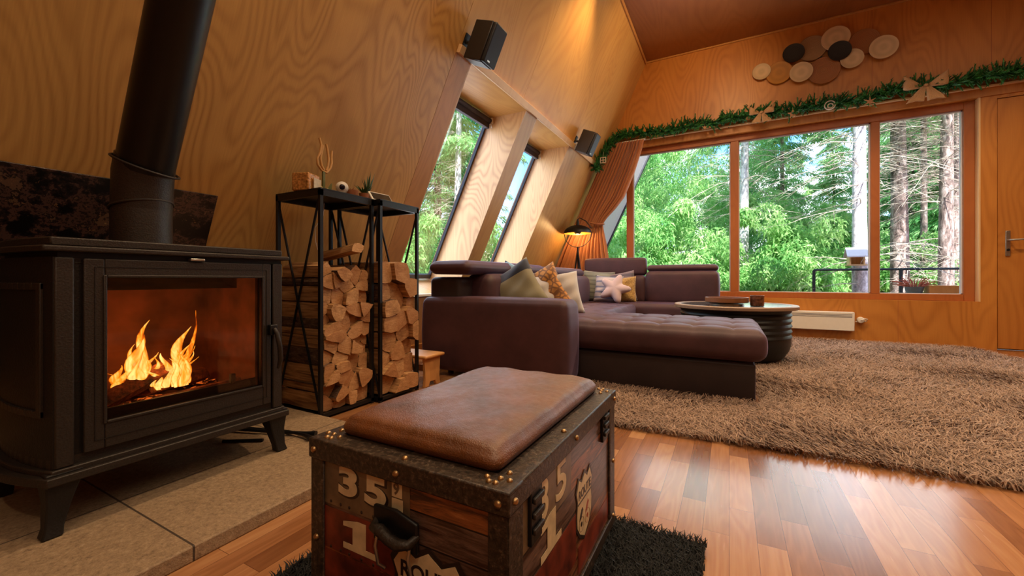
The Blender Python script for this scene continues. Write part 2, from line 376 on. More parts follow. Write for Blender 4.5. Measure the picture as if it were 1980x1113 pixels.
class MB:
    def __init__(s): s.v = []; s.f = []; s.mi = []; s.cur = 0
    def add(s, vs, fs, M4=None):
        b = len(s.v)
        for p in vs:
            p = Vector(p)
            s.v.append(tuple(M4 @ p) if M4 is not None else tuple(p))
        for f in fs: s.f.append([b+i for i in f]); s.mi.append(s.cur)
        return s
    def box(s, c, d, rot=None):
        x, y, z = d[0]/2, d[1]/2, d[2]/2
        vs = [(-x,-y,-z),(x,-y,-z),(x,y,-z),(-x,y,-z),(-x,-y,z),(x,-y,z),(x,y,z),(-x,y,z)]
        fs = [(0,3,2,1),(4,5,6,7),(0,1,5,4),(1,2,6,5),(2,3,7,6),(3,0,4,7)]
        m4 = Matrix.Translation(c) @ (rot.to_4x4() if rot is not None else Matrix.Identity(4))
        return s.add(vs, fs, m4)
    def bb(s, x0, x1, y0, y1, z0, z1):
        return s.box(((x0+x1)/2, (y0+y1)/2, (z0+z1)/2), (abs(x1-x0), abs(y1-y0), abs(z1-z0)))
    def tube(s, pts, r, n=8, cap=True):
        pts = [Vector(p) for p in pts]; rs = r if isinstance(r, (list, tuple)) else [r]*len(pts)
        b = len(s.v); up = Vector((0,0,1)); prev = None
        for i, p in enumerate(pts):
            t = (pts[min(i+1, len(pts)-1)] - pts[max(i-1, 0)])
            t = t.normalized() if t.length > 1e-9 else Vector((0,0,1))
            if prev is None:
                a = t.cross(up if abs(t.z) < .95 else Vector((1,0,0))).normalized()
            else:
                a = (prev - t*prev.dot(t)); a = a.normalized() if a.length > 1e-6 else t.orthogonal().normalized()
            prev = a; c = t.cross(a)
            for k in range(n):
                th = 2*math.pi*k/n
                s.v.append(tuple(p + (a*math.cos(th) + c*math.sin(th))*rs[i]))
        for i in range(len(pts)-1):
            for k in range(n):
                k2 = (k+1) % n
                s.f.append([b+i*n+k, b+i*n+k2, b+(i+1)*n+k2, b+(i+1)*n+k]); s.mi.append(s.cur)
        if cap:
            s.f.append([b+k for k in range(n)][::-1]); s.mi.append(s.cur)
            e = b+(len(pts)-1)*n; s.f.append([e+k for k in range(n)]); s.mi.append(s.cur)
        return s
    def lathe(s, prof, c=(0,0,0), n=32, M4=None):
        b = len(s.v); c = Vector(c)
        for (r, z) in prof:
            for k in range(n):
                th = 2*math.pi*k/n; p = Vector((r*math.cos(th), r*math.sin(th), z))
                if M4 is not None: p = M4 @ p
                s.v.append(tuple(p + c))
        for i in range(len(prof)-1):
            for k in range(n):
                k2 = (k+1) % n
                s.f.append([b+i*n+k, b+i*n+k2, b+(i+1)*n+k2, b+(i+1)*n+k]); s.mi.append(s.cur)
        return s
    def prism(s, poly, z0, z1, M4=None):
        n = len(poly)
        vs = [(x, y, z0) for x, y in poly] + [(x, y, z1) for x, y in poly]
        fs = [tuple(range(n))[::-1], tuple(range(n, 2*n))] + [(i, (i+1) % n, n+(i+1) % n, n+i) for i in range(n)]
        return s.add(vs, fs, M4)
    def build(s, name, mat, parent=None, smooth=None, bevel=0, seg=2, pivot=None, sub=0):
        me = bpy.data.meshes.new(name)
        vs = s.v
        off = Vector((0,0,0))
        if pivot is not None: off = Vector(pivot); vs = [tuple(Vector(p)-off) for p in vs]
        me.from_pydata(vs, [], s.f)
        bm = bmesh.new(); bm.from_mesh(me); bmesh.ops.recalc_face_normals(bm, faces=bm.faces); bm.to_mesh(me); bm.free()
        mats = mat if isinstance(mat, (list, tuple)) else [mat]
        for m_ in mats: me.materials.append(m_)
        if len(mats) > 1: me.polygons.foreach_set('material_index', s.mi)
        if smooth is not None:
            me.shade_smooth()
            if smooth < 180: me.set_sharp_from_angle(angle=R(smooth))
        uvbox(me)
        o = bpy.data.objects.new(name, me); link(o, parent)
        if pivot is not None: o.location = off - wl(parent)
        elif parent is not None: o.location = -wl(parent)
        if bevel:
            b = o.modifiers.new('bevel', 'BEVEL'); b.width = bevel; b.segments = seg; b.limit_method = 'ANGLE'; b.angle_limit = R(40)
            if smooth is None:
                me.shade_smooth(); me.set_sharp_from_angle(angle=R(30)); b.harden_normals = False
        if sub:
            q = o.modifiers.new('sub', 'SUBSURF'); q.levels = sub; q.render_levels = sub
        return o
# NOTE: children are authored in world coordinates; build() offsets them by the (unrotated) parent's location
def tag(o, label=None, cat=None, group=None, kind=None):
    if label: o['label'] = label
    if cat: o['category'] = cat
    if group: o['group'] = group
    if kind: o['kind'] = kind
    return o
def thing(name, label, cat, loc=(0,0,0), group=None):
    o = bpy.data.objects.new(name, None); COL.objects.link(o); o.location = loc; o.empty_display_size = .1
    return tag(o, label, cat, group)
def struct(o): o['kind'] = 'structure'; return o
def meshobj(name, verts, faces, mats, parent=None, smooth=True, mi=None, angle=180, loc=None):
    """from numpy arrays; faces (n,3|4)"""
    me = bpy.data.meshes.new(name)
    verts = np.asarray(verts, dtype=np.float64); faces = np.asarray(faces, dtype=np.int32)
    k = faces.shape[1]
    me.vertices.add(len(verts)); me.vertices.foreach_set('co', verts.ravel())
    me.loops.add(faces.size); me.loops.foreach_set('vertex_index', faces.ravel())
    me.polygons.add(len(faces)); me.polygons.foreach_set('loop_start', np.arange(0, faces.size, k, dtype=np.int32))
    mats = mats if isinstance(mats, (list, tuple)) else [mats]
    for m_ in mats: me.materials.append(m_)
    if mi is not None: me.polygons.foreach_set('material_index', np.asarray(mi, dtype=np.int32))
    me.update(calc_edges=True); me.validate()
    if smooth:
        me.shade_smooth()
        if angle < 180: me.set_sharp_from_angle(angle=R(angle))
    o = bpy.data.objects.new(name, me); link(o, parent)
    if parent is not None: o.location = -wl(parent)
    if loc is not None: o.location = loc
    return o
def soft_box(name, x0, x1, y0, y1, z0, z1, r, mat, parent, n=(12,12,6), bulge=0.0, fn=None, side_bulge=0.0):
    """rounded cushion block with puffed faces; fn(P)->dz on the top"""
    c = np.array([(x0+x1)/2, (y0+y1)/2, (z0+z1)/2]); h = np.array([(x1-x0)/2, (y1-y0)/2, (z1-z0)/2])
    r = min(r, h.min()*.99)
    V = {}; vs = []; fs = []
    def axis(k, n_, hh):
        m = max(2, n_); e = r/hh
        inner = list(np.linspace(-1+e, 1-e, m)); a = [-1+e*t for t in (0, .3, .6)]
        return a + inner + [-q for q in a[::-1]]
    A = [axis(i, n[i], h[i]) for i in range(3)]
    def vid(i, j, k):
        key = (i, j, k)
        if key not in V:
            V[key] = len(vs); p = np.array([A[0][i]*h[0], A[1][j]*h[1], A[2][k]*h[2]])
            vs.append(p)
        return V[key]
    L = [len(a)-1 for a in A]
    for a in range(3):
        b, c2 = (a+1) % 3, (a+2) % 3
        for side in (0, L[a]):
            for i in range(L[b]):
                for j in range(L[c2]):
                    q = []
                    for (di, dj) in ((0,0),(1,0),(1,1),(0,1)):
                        idx = [0,0,0]; idx[a] = side; idx[b] = i+di; idx[c2] = j+dj; q.append(vid(*idx))
                    fs.append(q if side else q[::-1])
    P = np.array(vs)
    inner = np.clip(P, -(h-r), (h-r)); d = P-inner; ln = np.linalg.norm(d, axis=1, keepdims=True); ln[ln == 0] = 1
    Q = inner + d/ln*r
    nrm = d/ln
    w = (1-(P[:,0]/h[0])**2).clip(0)*(1-(P[:,1]/h[1])**2).clip(0)
    Q[:,2] += bulge*np.sqrt(w)*(nrm[:,2] > .6)
    ws = (1-(P[:,2]/h[2])**2).clip(0)
    Q[:,0] += side_bulge*nrm[:,0]*ws; Q[:,1] += side_bulge*nrm[:,1]*ws
    if fn is not None:
        top = (nrm[:,2] > .35)
        Q[top,2] += fn(Q[top]+c)*nrm[top,2]
    return meshobj(name, Q+c, fs, mat, parent)

def pillow(name, size, thick, mat, label, loc, rot, group=None, kind='square', seed=0, edge=None):
    rng = np.random.RandomState(seed); n = 22
    w, h = size
    g = np.linspace(-1, 1, n); U, W = np.meshgrid(g, g, indexing='ij')
    x = w/2*U*(1-.07*(1-W**2)); y = h/2*W*(1-.07*(1-U**2))
    z = thick/2*((1-U**4).clip(0)*(1-W**4).clip(0))**.5
    wr = .006*np.sin(U*5+W*3+seed)+.005*np.sin(W*9-U*4+seed*2)
    top = np.stack([x, y, z+wr*(z > .01)], -1).reshape(-1, 3); bot = np.stack([x, y, -z], -1).reshape(-1, 3)
    V = np.vstack([top, bot]); F = []
    for i in range(n-1):
        for j in range(n-1):
            a = i*n+j; F.append((a, a+n, a+n+1, a+1)); b = a+n*n; F.append((b, b+1, b+n+1, b+n))
    o = meshobj(name, V, F, mat, None)
    o.location = loc; o.rotation_euler = [R(a) for a in rot]
    m_ = o.modifiers.new('weld', 'WELD'); m_.merge_threshold = .0005
    return tag(o, label, 'pillow', group)

# ================================================================ camera
cam = bpy.data.cameras.new('camera'); cam.lens = 788/1980*36; cam.sensor_width = 36; cam.shift_y = -17.5/1980
cam.clip_start = .02; cam.clip_end = 300
co = bpy.data.objects.new('camera', cam); COL.objects.link(co); co.location = (0, 0, .70); co.rotation_euler = (R(90), 0, R(28.06))
scene.camera = co

# ================================================================ room shell
TH = .42   # depth of the sloping roof build-up
def slant_obj(name, y0, y1, z0, z1, mat, t=TH, off=0.0, bevel=0):
    """board in the sloping wall: local x = world Y, local y = up the slope, local z = out of the room (negative = into it)"""
    mb = MB(); a, b = z0*SL, z1*SL
    mb.bb(0, y1-y0, 0, b-a, off, off+t)
    o = mb.build(name, mat, bevel=bevel)
    m4 = Matrix(((0, S_UP.x, -N_IN.x, 0), (1, 0, 0, 0), (0, S_UP.z, -N_IN.z, 0), (0,0,0,1)))
    o.matrix_basis = Matrix.Translation((wx(z0), y0, z0)) @ m4
    return o
YB = -3.0
W1 = (2.485, 3.43); W2 = (3.64, 4.58); WZ = (.56, 2.27)
struct(slant_obj('wall_left', YB, 2.308, -.1, 3.9, M['ply_left']))
struct(slant_obj('wall_left', 2.311, W1[0], -.1, WZ[1], M['casing'])).name = 'wall_left_window_pier'
struct(slant_obj('wall_left', W1[1], W2[0], -.1, WZ[1], M['ply']))
struct(slant_obj('wall_left', W2[1], YF, -.1, WZ[1], M['ply']))
struct(slant_obj('wall_left', 2.311, 3.30, WZ[1], 3.9, M['ply']))
struct(slant_obj('wall_left', 3.302, 4.62, WZ[1], 3.9, M['ply']))
struct(slant_obj('wall_left', 4.622, YF, WZ[1], 3.9, M['ply']))
for a, b in (W1, W2): struct(slant_obj('wall_left', a, b, -.1, WZ[0]-.03, M['ply_daylit']))
# lining boards of the deep window reveals (far cheek, near cheek, soffit, sill) and the panes
def out_pt(y, z, d):  # point at height z on the sheet d outside the wall face, same level
    return Vector((wx(z) - d*SL, y, z))
for i, (a, b) in enumerate((W1, W2)):
    for (yy, s_) in ((b, -1), (a, 1)):
        mb = MB(); p = [out_pt(yy, WZ[0], 0), out_pt(yy, WZ[0], .40), out_pt(yy, WZ[1], .40), out_pt(yy, WZ[1], 0)]
        q = [v + Vector((0, s_*.012, 0)) for v in p]
        mb.add(p+q, [(0,1,2,3), (7,6,5,4), (0,4,5,1), (1,5,6,2), (2,6,7,3), (3,7,4,0)])
        struct(mb.build('trim_%d' % (20+i*4+(s_ > 0)), M['ply_daylit']))
    for (z, s_, mt) in ((WZ[1], 1, 'ply'), (WZ[0], -1, 'white')):
        mb = MB(); p = [out_pt(a, z, -.002), out_pt(a, z, .42), out_pt(b, z, .42), out_pt(b, z, -.002)]
        q = [v + Vector((0, 0, s_*.02)) for v in p]
        mb.add(p+q, [(0,1,2,3), (7,6,5,4), (0,4,5,1), (1,5,6,2), (2,6,7,3), (3,7,4,0)])
        struct(mb.build('trim_%d' % (22+i*4+(s_ > 0)), M[mt]))
    w = struct(slant_obj('window_%d' % (2+i), a, b, WZ[0]-.02, WZ[1]+.05, M['glass'], t=.006, off=.385))
    for (nm, y0, y1, z0, z1) in (('window_frame', a, a+.03, WZ[0], WZ[1]+.03), ('window_frame', b-.032, b-.012, WZ[0], WZ[1]+.03), ('window_frame', a, b, WZ[0]-.01, WZ[0]+.03)):
        fr = slant_obj(nm, y0, y1, z0, z1, M['darkgreyframe'], t=.03, off=.36)
        fr.parent = w; fr.matrix_parent_inverse = w.matrix_basis.inverted()
# sealing strips outside so no light leaks between boards
so = slant_obj('wall_left_outer', YB, YF+.2, 2.42, 4.0, M['white_out'], t=.03, off=TH+.005); struct(so)

fl = MB().bb(-3.2, 5.2, YB-.2, YF+.02, -.12, 0).build('floor', M['floor']); struct(fl)
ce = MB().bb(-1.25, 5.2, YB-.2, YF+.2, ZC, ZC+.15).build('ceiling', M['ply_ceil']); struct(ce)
wr_ = MB().bb(4.9, 5.1, YB, YF+.2, -.1, ZC+.1).build('wall_right', M['ply_far']); struct(wr_)
wn_ = MB().bb(-3.3, 5.1, YB-.2, YB, -.1, ZC+.1).build('wall_near', M['ply_far']); struct(wn_)

# far wall: prism pieces round the window and door openings (x,z polygons extruded in Y)
def xz(poly, y0, y1): return MB().prism([(x, z) for x, z in poly], 0, y1-y0, Matrix(((1,0,0,0),(0,0,1,y0),(0,1,0,0),(0,0,0,1))))
WT, WB, WR = 2.52, .471, 2.212
DX0, DX1, DT = 2.34, 3.24, 2.487
def joinmb(parts):
    r = MB()
    for p in parts: r.add(p.v, p.f)
    return r
TW = .22
pcs = [xz([(wx(-.1)-.5, -.1), (DX0, -.1), (DX0, WB), (wx(WB)-.5, WB)], YF, YF+TW),
       xz([(WR, WB), (DX0, WB), (DX0, WT), (WR, WT)], YF, YF+TW),
       xz([(wx(WT)-.5, WT), (5.0, WT), (5.0, ZC+.1), (wx(ZC)-.7, ZC+.1)], YF, YF+TW),
       xz([(DX1, -.1), (5.0, -.1), (5.0, WT), (DX1, WT)], YF, YF+TW),
       xz([(DX0, DT), (DX1, DT), (DX1, WT), (DX0, WT)], YF, YF+TW)]
wf = joinmb(pcs).build('wall_far', M['ply_far']); struct(wf)
# casing sheet over the lower wall with its little ledge, proud of the panel above
struct(MB().bb(wx(2.6)+.02, 4.9, YF-.012, YF, WT+.0, 2.602).build('trim_1', M['ply_door']))
struct(MB().bb(wx(2.6)+.02, 4.9, YF-.05, YF+.0, 2.602, 2.618).build('trim_2', M['pine']))
for x in (1.385, 2.30): struct(MB().bb(x, x+.004, YF-.0015, YF, 2.62, ZC).build('trim_3', M['windowwood']))
for x in (1.60,): struct(MB().bb(x, x+.004, YF-.0015, YF, 0, WB).build('trim_4', M['windowwood']))
# ceiling edge trims, batten along the sloping wall
struct(MB().bb(wx(ZC)-.0, 4.9, YF-.016, YF, ZC-.022, ZC).build('trim_5', M['casing'], bevel=.004))
tr = slant_obj('trim_6', YB, YF-.02, ZC-.03, ZC-.004, M['casing'], t=.016, off=-.016); struct(tr)
tr = slant_obj('trim_7', 2.311, YF-.02, 2.272, 2.325, M['pine'], t=.03, off=-.03, bevel=.003); struct(tr)
tr = slant_obj('baseboard_left', YB, YF-.02, 0.0, .06, M['casing'], t=.012, off=-.012); struct(tr)
# window: glazing + wood frame, set back from the wall face
def bar(x0, x1, z0, z1, y0=5.885, y1=5.965): return MB().bb(x0, x1, y0, y1, z0, z1)
win = xz([(wx(.54)+.04, .53), (2.14, .53), (2.14, 2.45), (wx(2.45)+.04, 2.45)], 5.925, 5.931).build('window_1', M['glass']); struct(win)
bar(2.129, WR, WB, WT).build('window_frame', M['windowwood'], win, bevel=.004)
bar(wx(WB)-.02, 2.129, WB, .54).build('window_frame', M['windowwood'], win, bevel=.004)
bar(wx(2.44)-.02, 2.129, 2.444, WT).build('window_frame', M['windowwood'], win, bevel=.004)
for (a, b) in ((-1.29, -1.20), (.014, .106), (1.392, 1.467)):
    bar(a, b, .54, 2.444).build('mullion', M['windowwood'], win, bevel=.005)
xz([(wx(.54)-.02, .54), (wx(.54)+.07, .54), (wx(2.444)+.07, 2.444), (wx(2.444)-.02, 2.444)], 5.885, 5.965).build('window_frame', M['windowwood'], win)
for (x0, x1) in ((-1.20, .014), (.106, 1.392), (1.467, 2.129)):   # thin pale glazing beads
    for (a, b, c, d) in ((x0, x1, 2.432, 2.444), (x0, x1, .54, .548), (x0, x0+.010, .54, 2.444), (x1-.012, x1, .54, 2.444)):
        MB().bb(a, b, 5.915, 5.945, c, d).build('glazing_bead', M['white_out'], win)
struct(MB().bb(WR-.001, WR+.012, YF-.004, YF+.07, WB, WT).build('trim_8', M['pine']))
# door
dr = MB().bb(DX0+.006, DX1-.006, YF+.008, YF+.05, .012, DT-.006).build('door_1', M['ply_door'], bevel=.002); struct(dr)
MB().bb(DX0, DX1, YF+.052, YF+.06, 0, DT).build('door_jamb', M['black'], dr)
hd = MB().bb(2.398, 2.432, YF-.002, YF+.009, .925, 1.175).build('handle_plate', M['steel'], dr, bevel=.004)
MB().tube([(2.415, YF-.002, 1.08), (2.415, YF-.045, 1.08), (2.43, YF-.052, 1.08), (2.54, YF-.052, 1.083)], .009, 10).build('door_handle', M['steel'], hd, smooth=60)
MB().tube([(2.415, YF-.004, .985), (2.415, YF-.008, .985)], .012, 12).build('keyhole', M['black'], hd)

# ================================================================ hearth
hs = MB().bb(-2.72, -1.17, -.85, 1.31, 0.0, .04).build('hearth_slab', M['stone'], bevel=.004)
tag(hs, 'raised speckled stone hearth slab under the wood stove', 'hearth')
# fire plate leaning on the slope behind the stove
def slant_thing(name, y0, y1, z0, z1, mat, t, off, **k): return slant_obj(name, y0, y1, z0, z1, mat, t, off, **k)
pl = MB(); 
pl = slant_obj('fire_plate', -.6, 1.085, .30, 1.11, M['plate'], t=.008, off=-.012, bevel=.002)
tag(pl, 'black mottled heat shield plate on the plywood wall behind the stove', 'fire plate')

# ================================================================ stove
XS = -1.515
st = thing('wood_stove', 'dark cast iron wood stove with lit fire behind its glass door', 'stove', (-1.74, .666, .04))
def sidey(x, b):      # bowed side outline, b = bulge
    t = (x-XS)/(-.47); return b*math.sin(math.pi*min(max(t, 0), 1))**.8
def plan(inset=0.0, bulge=.03, xf=XS, xb=-1.985, y0=.367, y1=.965):
    P = []
    N = 14
    for i in range(N+1):
        x = xf+inset*-1 + (xb-xf)*(i/N); P.append((x, y0+inset-sidey(x, bulge)))
    for i in range(N+1):
        x = xb + (xf-inset-xb)*(i/N); P.append((x, y1-inset+sidey(x, bulge)))
    return P
# shell: side panels, back, floor, top
for sgn, yy in ((-1, .367), (1, .965)):
    mb = MB(); N = 14; vs = []; fs = []
    for i in range(N+1):
        x = XS-.004 + (-.466)*(i/N); b = sidey(x, .03)
        for (dy, z) in ((b, .20), (b, .757), (b-.018, .757), (b-.018, .20)): vs.append((x, yy+sgn*dy, z))
    for i in range(N):
        for k in range(4): a = i*4+k; c = i*4+(k+1) % 4; fs.append((a, c, c+4, a+4))
    fs += [(0,1,2,3), (N*4+3, N*4+2, N*4+1, N*4)]
    mb.add(vs, fs).build('side_panel', M['iron_dk'], st, smooth=30)
    mb = MB()
    def sp_(x, z, o=.006): return (x, yy+sgn*(sidey(x, .03)+o), z)
    for (xa, xb_, za, zb) in ((-1.555, -1.90, .690, .672), (-1.555, -1.90, .360, .342), ):
        for k in range(10):
            x0 = xa+(xb_-xa)*k/10; x1 = xa+(xb_-xa)*(k+1)/10
            vs = [sp_(x0, za, -.004), sp_(x0, za), sp_(x0, zb), sp_(x0, zb, -.004), sp_(x1, za, -.004), sp_(x1, za), sp_(x1, zb), sp_(x1, zb, -.004)]
            mb.add(vs, [(0,1,5,4), (1,2,6,5), (2,3,7,6), (0,3,2,1), (4,5,6,7)])
    for (xa, xb_) in ((-1.555, -1.573), (-1.882, -1.90)):
        vs = [sp_(xa, .69, -.004), sp_(xa, .69), sp_(xb_, .69), sp_(xb_, .69, -.004), sp_(xa, .342, -.004), sp_(xa, .342), sp_(xb_, .342), sp_(xb_, .342, -.004)]
        mb.add(vs, [(0,1,5,4), (1,2,6,5), (2,3,7,6), (0,3,2,1), (4,5,6,7)])
    mb.build('side_moulding', M['iron'], st, bevel=.002)
MB().bb(-1.985, -1.97, .36, .972, .20, .757).build('back_panel', M['iron_dk'], st)
mbs = MB()
mbs.prism(plan(0, .03, xf=XS-.012), .205, .235); mbs.build('bottom_plate', M['iron'], st, smooth=30)
MB().prism(plan(0, .03, xf=XS-.012), .742, .757).build('upper_plate', M['iron_dk'], st, smooth=30)
# base moulding: two stepped, bowed skirts
lb = MB()
lb.prism(plan(-.006, .042), .196, .212); lb.prism(plan(-.018, .052), .176, .198)
lb.build('base_moulding', M['iron'], st, smooth=30, bevel=.003)
# top slab with a stepped lip
def slab(inset, z0, z1): return MB().prism(plan(inset, .025, xf=XS, y0=.356, y1=.976), z0, z1)
j = joinmb([slab(-.012, .771, .786), slab(.008, .786, .809)])
j.build('top_slab', M['iron'], st, smooth=30, bevel=.004)
MB().prism(plan(.01, .02), .757, .771).build('shadow_gap', M['blackmat'], st)
# front: pilasters and door
for (a, b) in ((.367, .404), (.930, .965)):
    MB().bb(XS-.04, XS, a, b, .212, .757).build('pilaster', M['iron'], st, bevel=.004)
for (y0, y1, z0, z1) in ((.404, .425, .212, .757), (.918, .930, .212, .757), (.425, .918, .735, .757), (.425, .918, .212, .240)):
    MB().bb(XS-.04, XS-.014, y0, y1, z0, z1).build('door_surround', M['iron_dk'], st)
dr_ = joinmb([MB().bb(XS-.028, XS+.002, .420, .462, .236, .755), MB().bb(XS-.028, XS+.002, .892, .922, .236, .755),
              MB().bb(XS-.028, XS+.002, .462, .892, .706, .755), MB().bb(XS-.028, XS+.002, .462, .892, .236, .308)])
door = dr_.build('door', M['iron'], st, bevel=.003)
fr = joinmb([MB().bb(XS-.004, XS+.006, .458, .466, .303, .711), MB().bb(XS-.004, XS+.006, .888, .896, .303, .711),
             MB().bb(XS-.004, XS+.006, .466, .888, .703, .711), MB().bb(XS-.004, XS+.006, .466, .888, .303, .311)])
fr.build('glass_rim', M['iron'], door, bevel=.002)
gv = joinmb([MB().bb(XS+.002, XS+.0035, .441, .4425, .262, .733), MB().bb(XS+.002, XS+.0035, .904, .9055, .262, .733),
             MB().bb(XS+.002, XS+.0035, .441, .9055, .7315, .733), MB().bb(XS+.002, XS+.0035, .441, .9055, .262, .2635)])
gv.build('door_groove', M['iron_dk'], door)
MB().bb(XS-.012, XS-.008, .462, .892, .308, .706).build('glass_pane', M['stoveglass'], door)
hb = MB().bb(XS, XS+.022, .908, .935, .492, .53).build('handle_bracket', M['black'], door, bevel=.003)
MB().tube([(XS+.022, .922, .515), (XS+.032, .925, .50), (XS+.036, .934, .45), (XS+.032, .940, .40), (XS+.018, .940, .365)], [.007, .008, .009, .009, .006], 10).build('handle', M['iron'], hb, smooth=60)
MB().bb(XS-.01, XS+.012, .66, .70, .757, .765).build('air_lever', M['steel'], st, bevel=.002)
# firebox
fb = joinmb([MB().bb(-1.93, -1.92, .43, .90, .25, .735), MB().bb(-1.92, -1.56, .43, .44, .25, .735), MB().bb(-1.92, -1.56, .89, .90, .25, .735)])
fb.build('firebox_lining', M['firebrick'], st)
MB().add([(-1.92, .44, .72), (-1.92, .89, .72), (-1.68, .89, .665), (-1.68, .44, .665)], [(0,1,2,3)]).build('baffle_plate', M['firebrick'], st)
# ember bed
nx, ny = 18, 26; V = []; F = []
rg = random.Random(3)
for i in range(nx):
    for j_ in range(ny):
        V.append((-1.915+.36*i/(nx-1), .442+.446*j_/(ny-1), .285+rg.random()*.012+.02*math.exp(-((j_/ny-.4)/.3)**2)))
for i in range(nx-1):
    for j_ in range(ny-1): a = i*ny+j_; F.append((a, a+ny, a+ny+1, a+1))
eb = meshobj('ember_bed', V, F, M['ember'], None); tag(eb, 'bed of glowing embers and ash inside the wood stove', 'embers', kind='stuff')
MB().bb(-1.56, -1.55, .445, .888, .24, .335).bb(-1.55, -1.545, .46, .475, .33, .36).bb(-1.56, -1.545, .80, .815, .33, .365).build('log_guard', M['iron'], st, bevel=.002)
# legs, flared
def stove_leg(cx, cy, sx, sy):
    mb = MB(); prof = [(0, .205, .040, .036), (.2, .18, .036, .034), (.5, .125, .024, .024), (.85, .065, .017, .018), (1, .041, .019, .020)]
    vs = []; fs = []
    for t, z, hx, hy in prof:
        ox = cx + sx*.016*t**1.5; oy = cy + sy*.022*t**1.5
        vs += [(ox-hx, oy-hy, z), (ox+hx, oy-hy, z), (ox+hx, oy+hy, z), (ox-hx, oy+hy, z)]
    for i in range(len(prof)-1):
        for k in range(4): a = i*4+k; c = i*4+(k+1) % 4; fs.append((a, c, c+4, a+4))
    fs += [(3,2,1,0), tuple(len(vs)-4+k for k in range(4))]
    return mb.add(vs, fs)
for (cx, cy, sx, sy) in ((-1.548, .386, 1, -1), (-1.548, .946, 1, 1), (-1.94, .386, -1, -1), (-1.94, .946, -1, 1)):
    stove_leg(cx, cy, sx, sy).build('leg', M['iron_dk'], st, bevel=.004)
# burning logs
def burnlog(p0, p1, r, label, seed):
    rr = random.Random(seed); p0 = Vector(p0); p1 = Vector(p1); d = (p1-p0).normalized(); a = d.orthogonal().normalized(); b = d.cross(a)
    n = 7; prof = [r*(.75+.4*rr.random()) for _ in range(n)]; mb = MB(); vs = []; fs = []; ms = 9
    for i in range(ms):
        t = i/(ms-1); c = p0.lerp(p1, t)
        for k in range(n):
            th = 2*math.pi*k/n; q = prof[k]*(1+.1*rr.uniform(-1, 1)); vs.append(tuple(c + (a*math.cos(th)+b*math.sin(th))*q))
    for i in range(ms-1):
        for k in range(n): q = i*n+k; w = i*n+(k+1) % n; fs.append((q, w, w+n, q+n))
    fs += [tuple(range(n))[::-1], tuple(len(vs)-n+k for k in range(n))]
    mb.add(vs, fs); o = mb.build('burning_log', M['burnlog'], smooth=25); return tag(o, label, 'log')
m, nt, out = newmat('charred_log'); g = G(nt); v = g.coord('Object'); n_ = g.noise(v, 26, 4, .7)
col = g.ramp(n_, [(.35, rgb(40,20,12)), (.55, rgb(120,60,28)), (.75, rgb(190,110,52))]); g.bsdf(out, col, .9, 0, g.bump(n_, .6, .006)); M['burnlog'] = m
burnlog((-1.60, .445, .325), (-1.70, .685, .40), .028, 'burning split log leaning across the left of the stove fire', 1)
burnlog((-1.72, .56, .315), (-1.80, .83, .33), .03, 'burning log lying at the back of the stove fire', 2)
burnlog((-1.60, .60, .312), (-1.63, .87, .318), .020, 'thin burning log lying behind the log guard', 3)
burnlog((-1.80, .50, .318), (-1.66, .62, .345), .022, 'short charred log under the leaning log', 4)
# flames
def flame(name, base, specs, label):
    mb = MB()
    for (dx, dy, h, w, lean, ph) in specs:
        N = 14; n = 10; b = len(mb.v)
        for i in range(N+1):
            t = i/N
            cy = base[1]+dy+lean*t**1.5 + .018*math.sin(t*6+ph)*t; cx = base[0]+dx+.012*math.sin(t*5+ph*2)*t; cz = base[2]+h*t
            w_ = w*(math.sin(math.pi*min(1, t*.82+.18))**.9)*(1-.35*t)*(1+.18*math.sin(t*9+ph)); w_ = max(w_, .0008)
            for k in range(n):
                th = 2*math.pi*k/n; mb.v.append((cx+w_*.45*math.cos(th), cy+w_*math.sin(th), cz))
        for i in range(N):
            for k in range(n): k2 = (k+1) % n; mb.f.append([b+i*n+k, b+i*n+k2, b+(i+1)*n+k2, b+(i+1)*n+k]); mb.mi.append(0)
    o = mb.build(name, M['flame'], smooth=180); return tag(o, label, 'flame')
rf = random.Random(41)
def tongues(n, spread, hmax):
    S = []
    for k in range(n):
        dy = rf.uniform(-spread, spread); edge = 1-abs(dy)/spread*.6
        h = hmax*edge*rf.uniform(.35, .85); S.append((rf.uniform(-.02, .02), dy, h, rf.uniform(.008, .018)*(.7+.6*h/hmax), rf.uniform(-.02, .035), rf.uniform(0, 6.3)))
    return S
flame('flame', (-1.655, .580, .352), tongues(13, .055, .19)+[(0, .005, .215, .020, .03, .3), (.005, -.01, .17, .024, .01, 2.2)], 'left yellow flame rising from the leaning log')
flame('flame', (-1.665, .690, .335), tongues(13, .060, .20)+[(0, .0, .20, .024, .025, 1.1), (0, .02, .255, .010, .045, 4.3)], 'right yellow flame in the middle of the stove')
# stove pipe (elbow, then parallel to the roof slope)
pc = (-1.735, .622)
sp = thing('stove_pipe', 'thick black flue pipe rising from the stove and leaning with the wall', 'flue pipe', (pc[0], pc[1], .81))
PR = .079
MB().tube([(pc[0], pc[1], .795), (pc[0], pc[1], .94)], PR, 40).build('pipe_section', M['iron'], sp, smooth=40)
def ring(c, nrm, r, w=.004):
    c = Vector(c); nrm = Vector(nrm).normalized(); a = nrm.orthogonal().normalized(); b = nrm.cross(a)
    return MB().tube([c+(a*math.cos(t)+b*math.sin(t))*r for t in [2*math.pi*k/48 for k in range(49)]], w, 6, cap=False)
c1 = Vector((pc[0], pc[1], .93)); c2 = Vector((pc[0]+.012, pc[1], 1.05)); dirp = Vector((.56, -.02, 1)).normalized()
MB().tube([c1, c2, c2+Vector((.02, 0, .05))], [PR, PR+.001, PR], 40).build('elbow', M['iron'], sp, smooth=50)
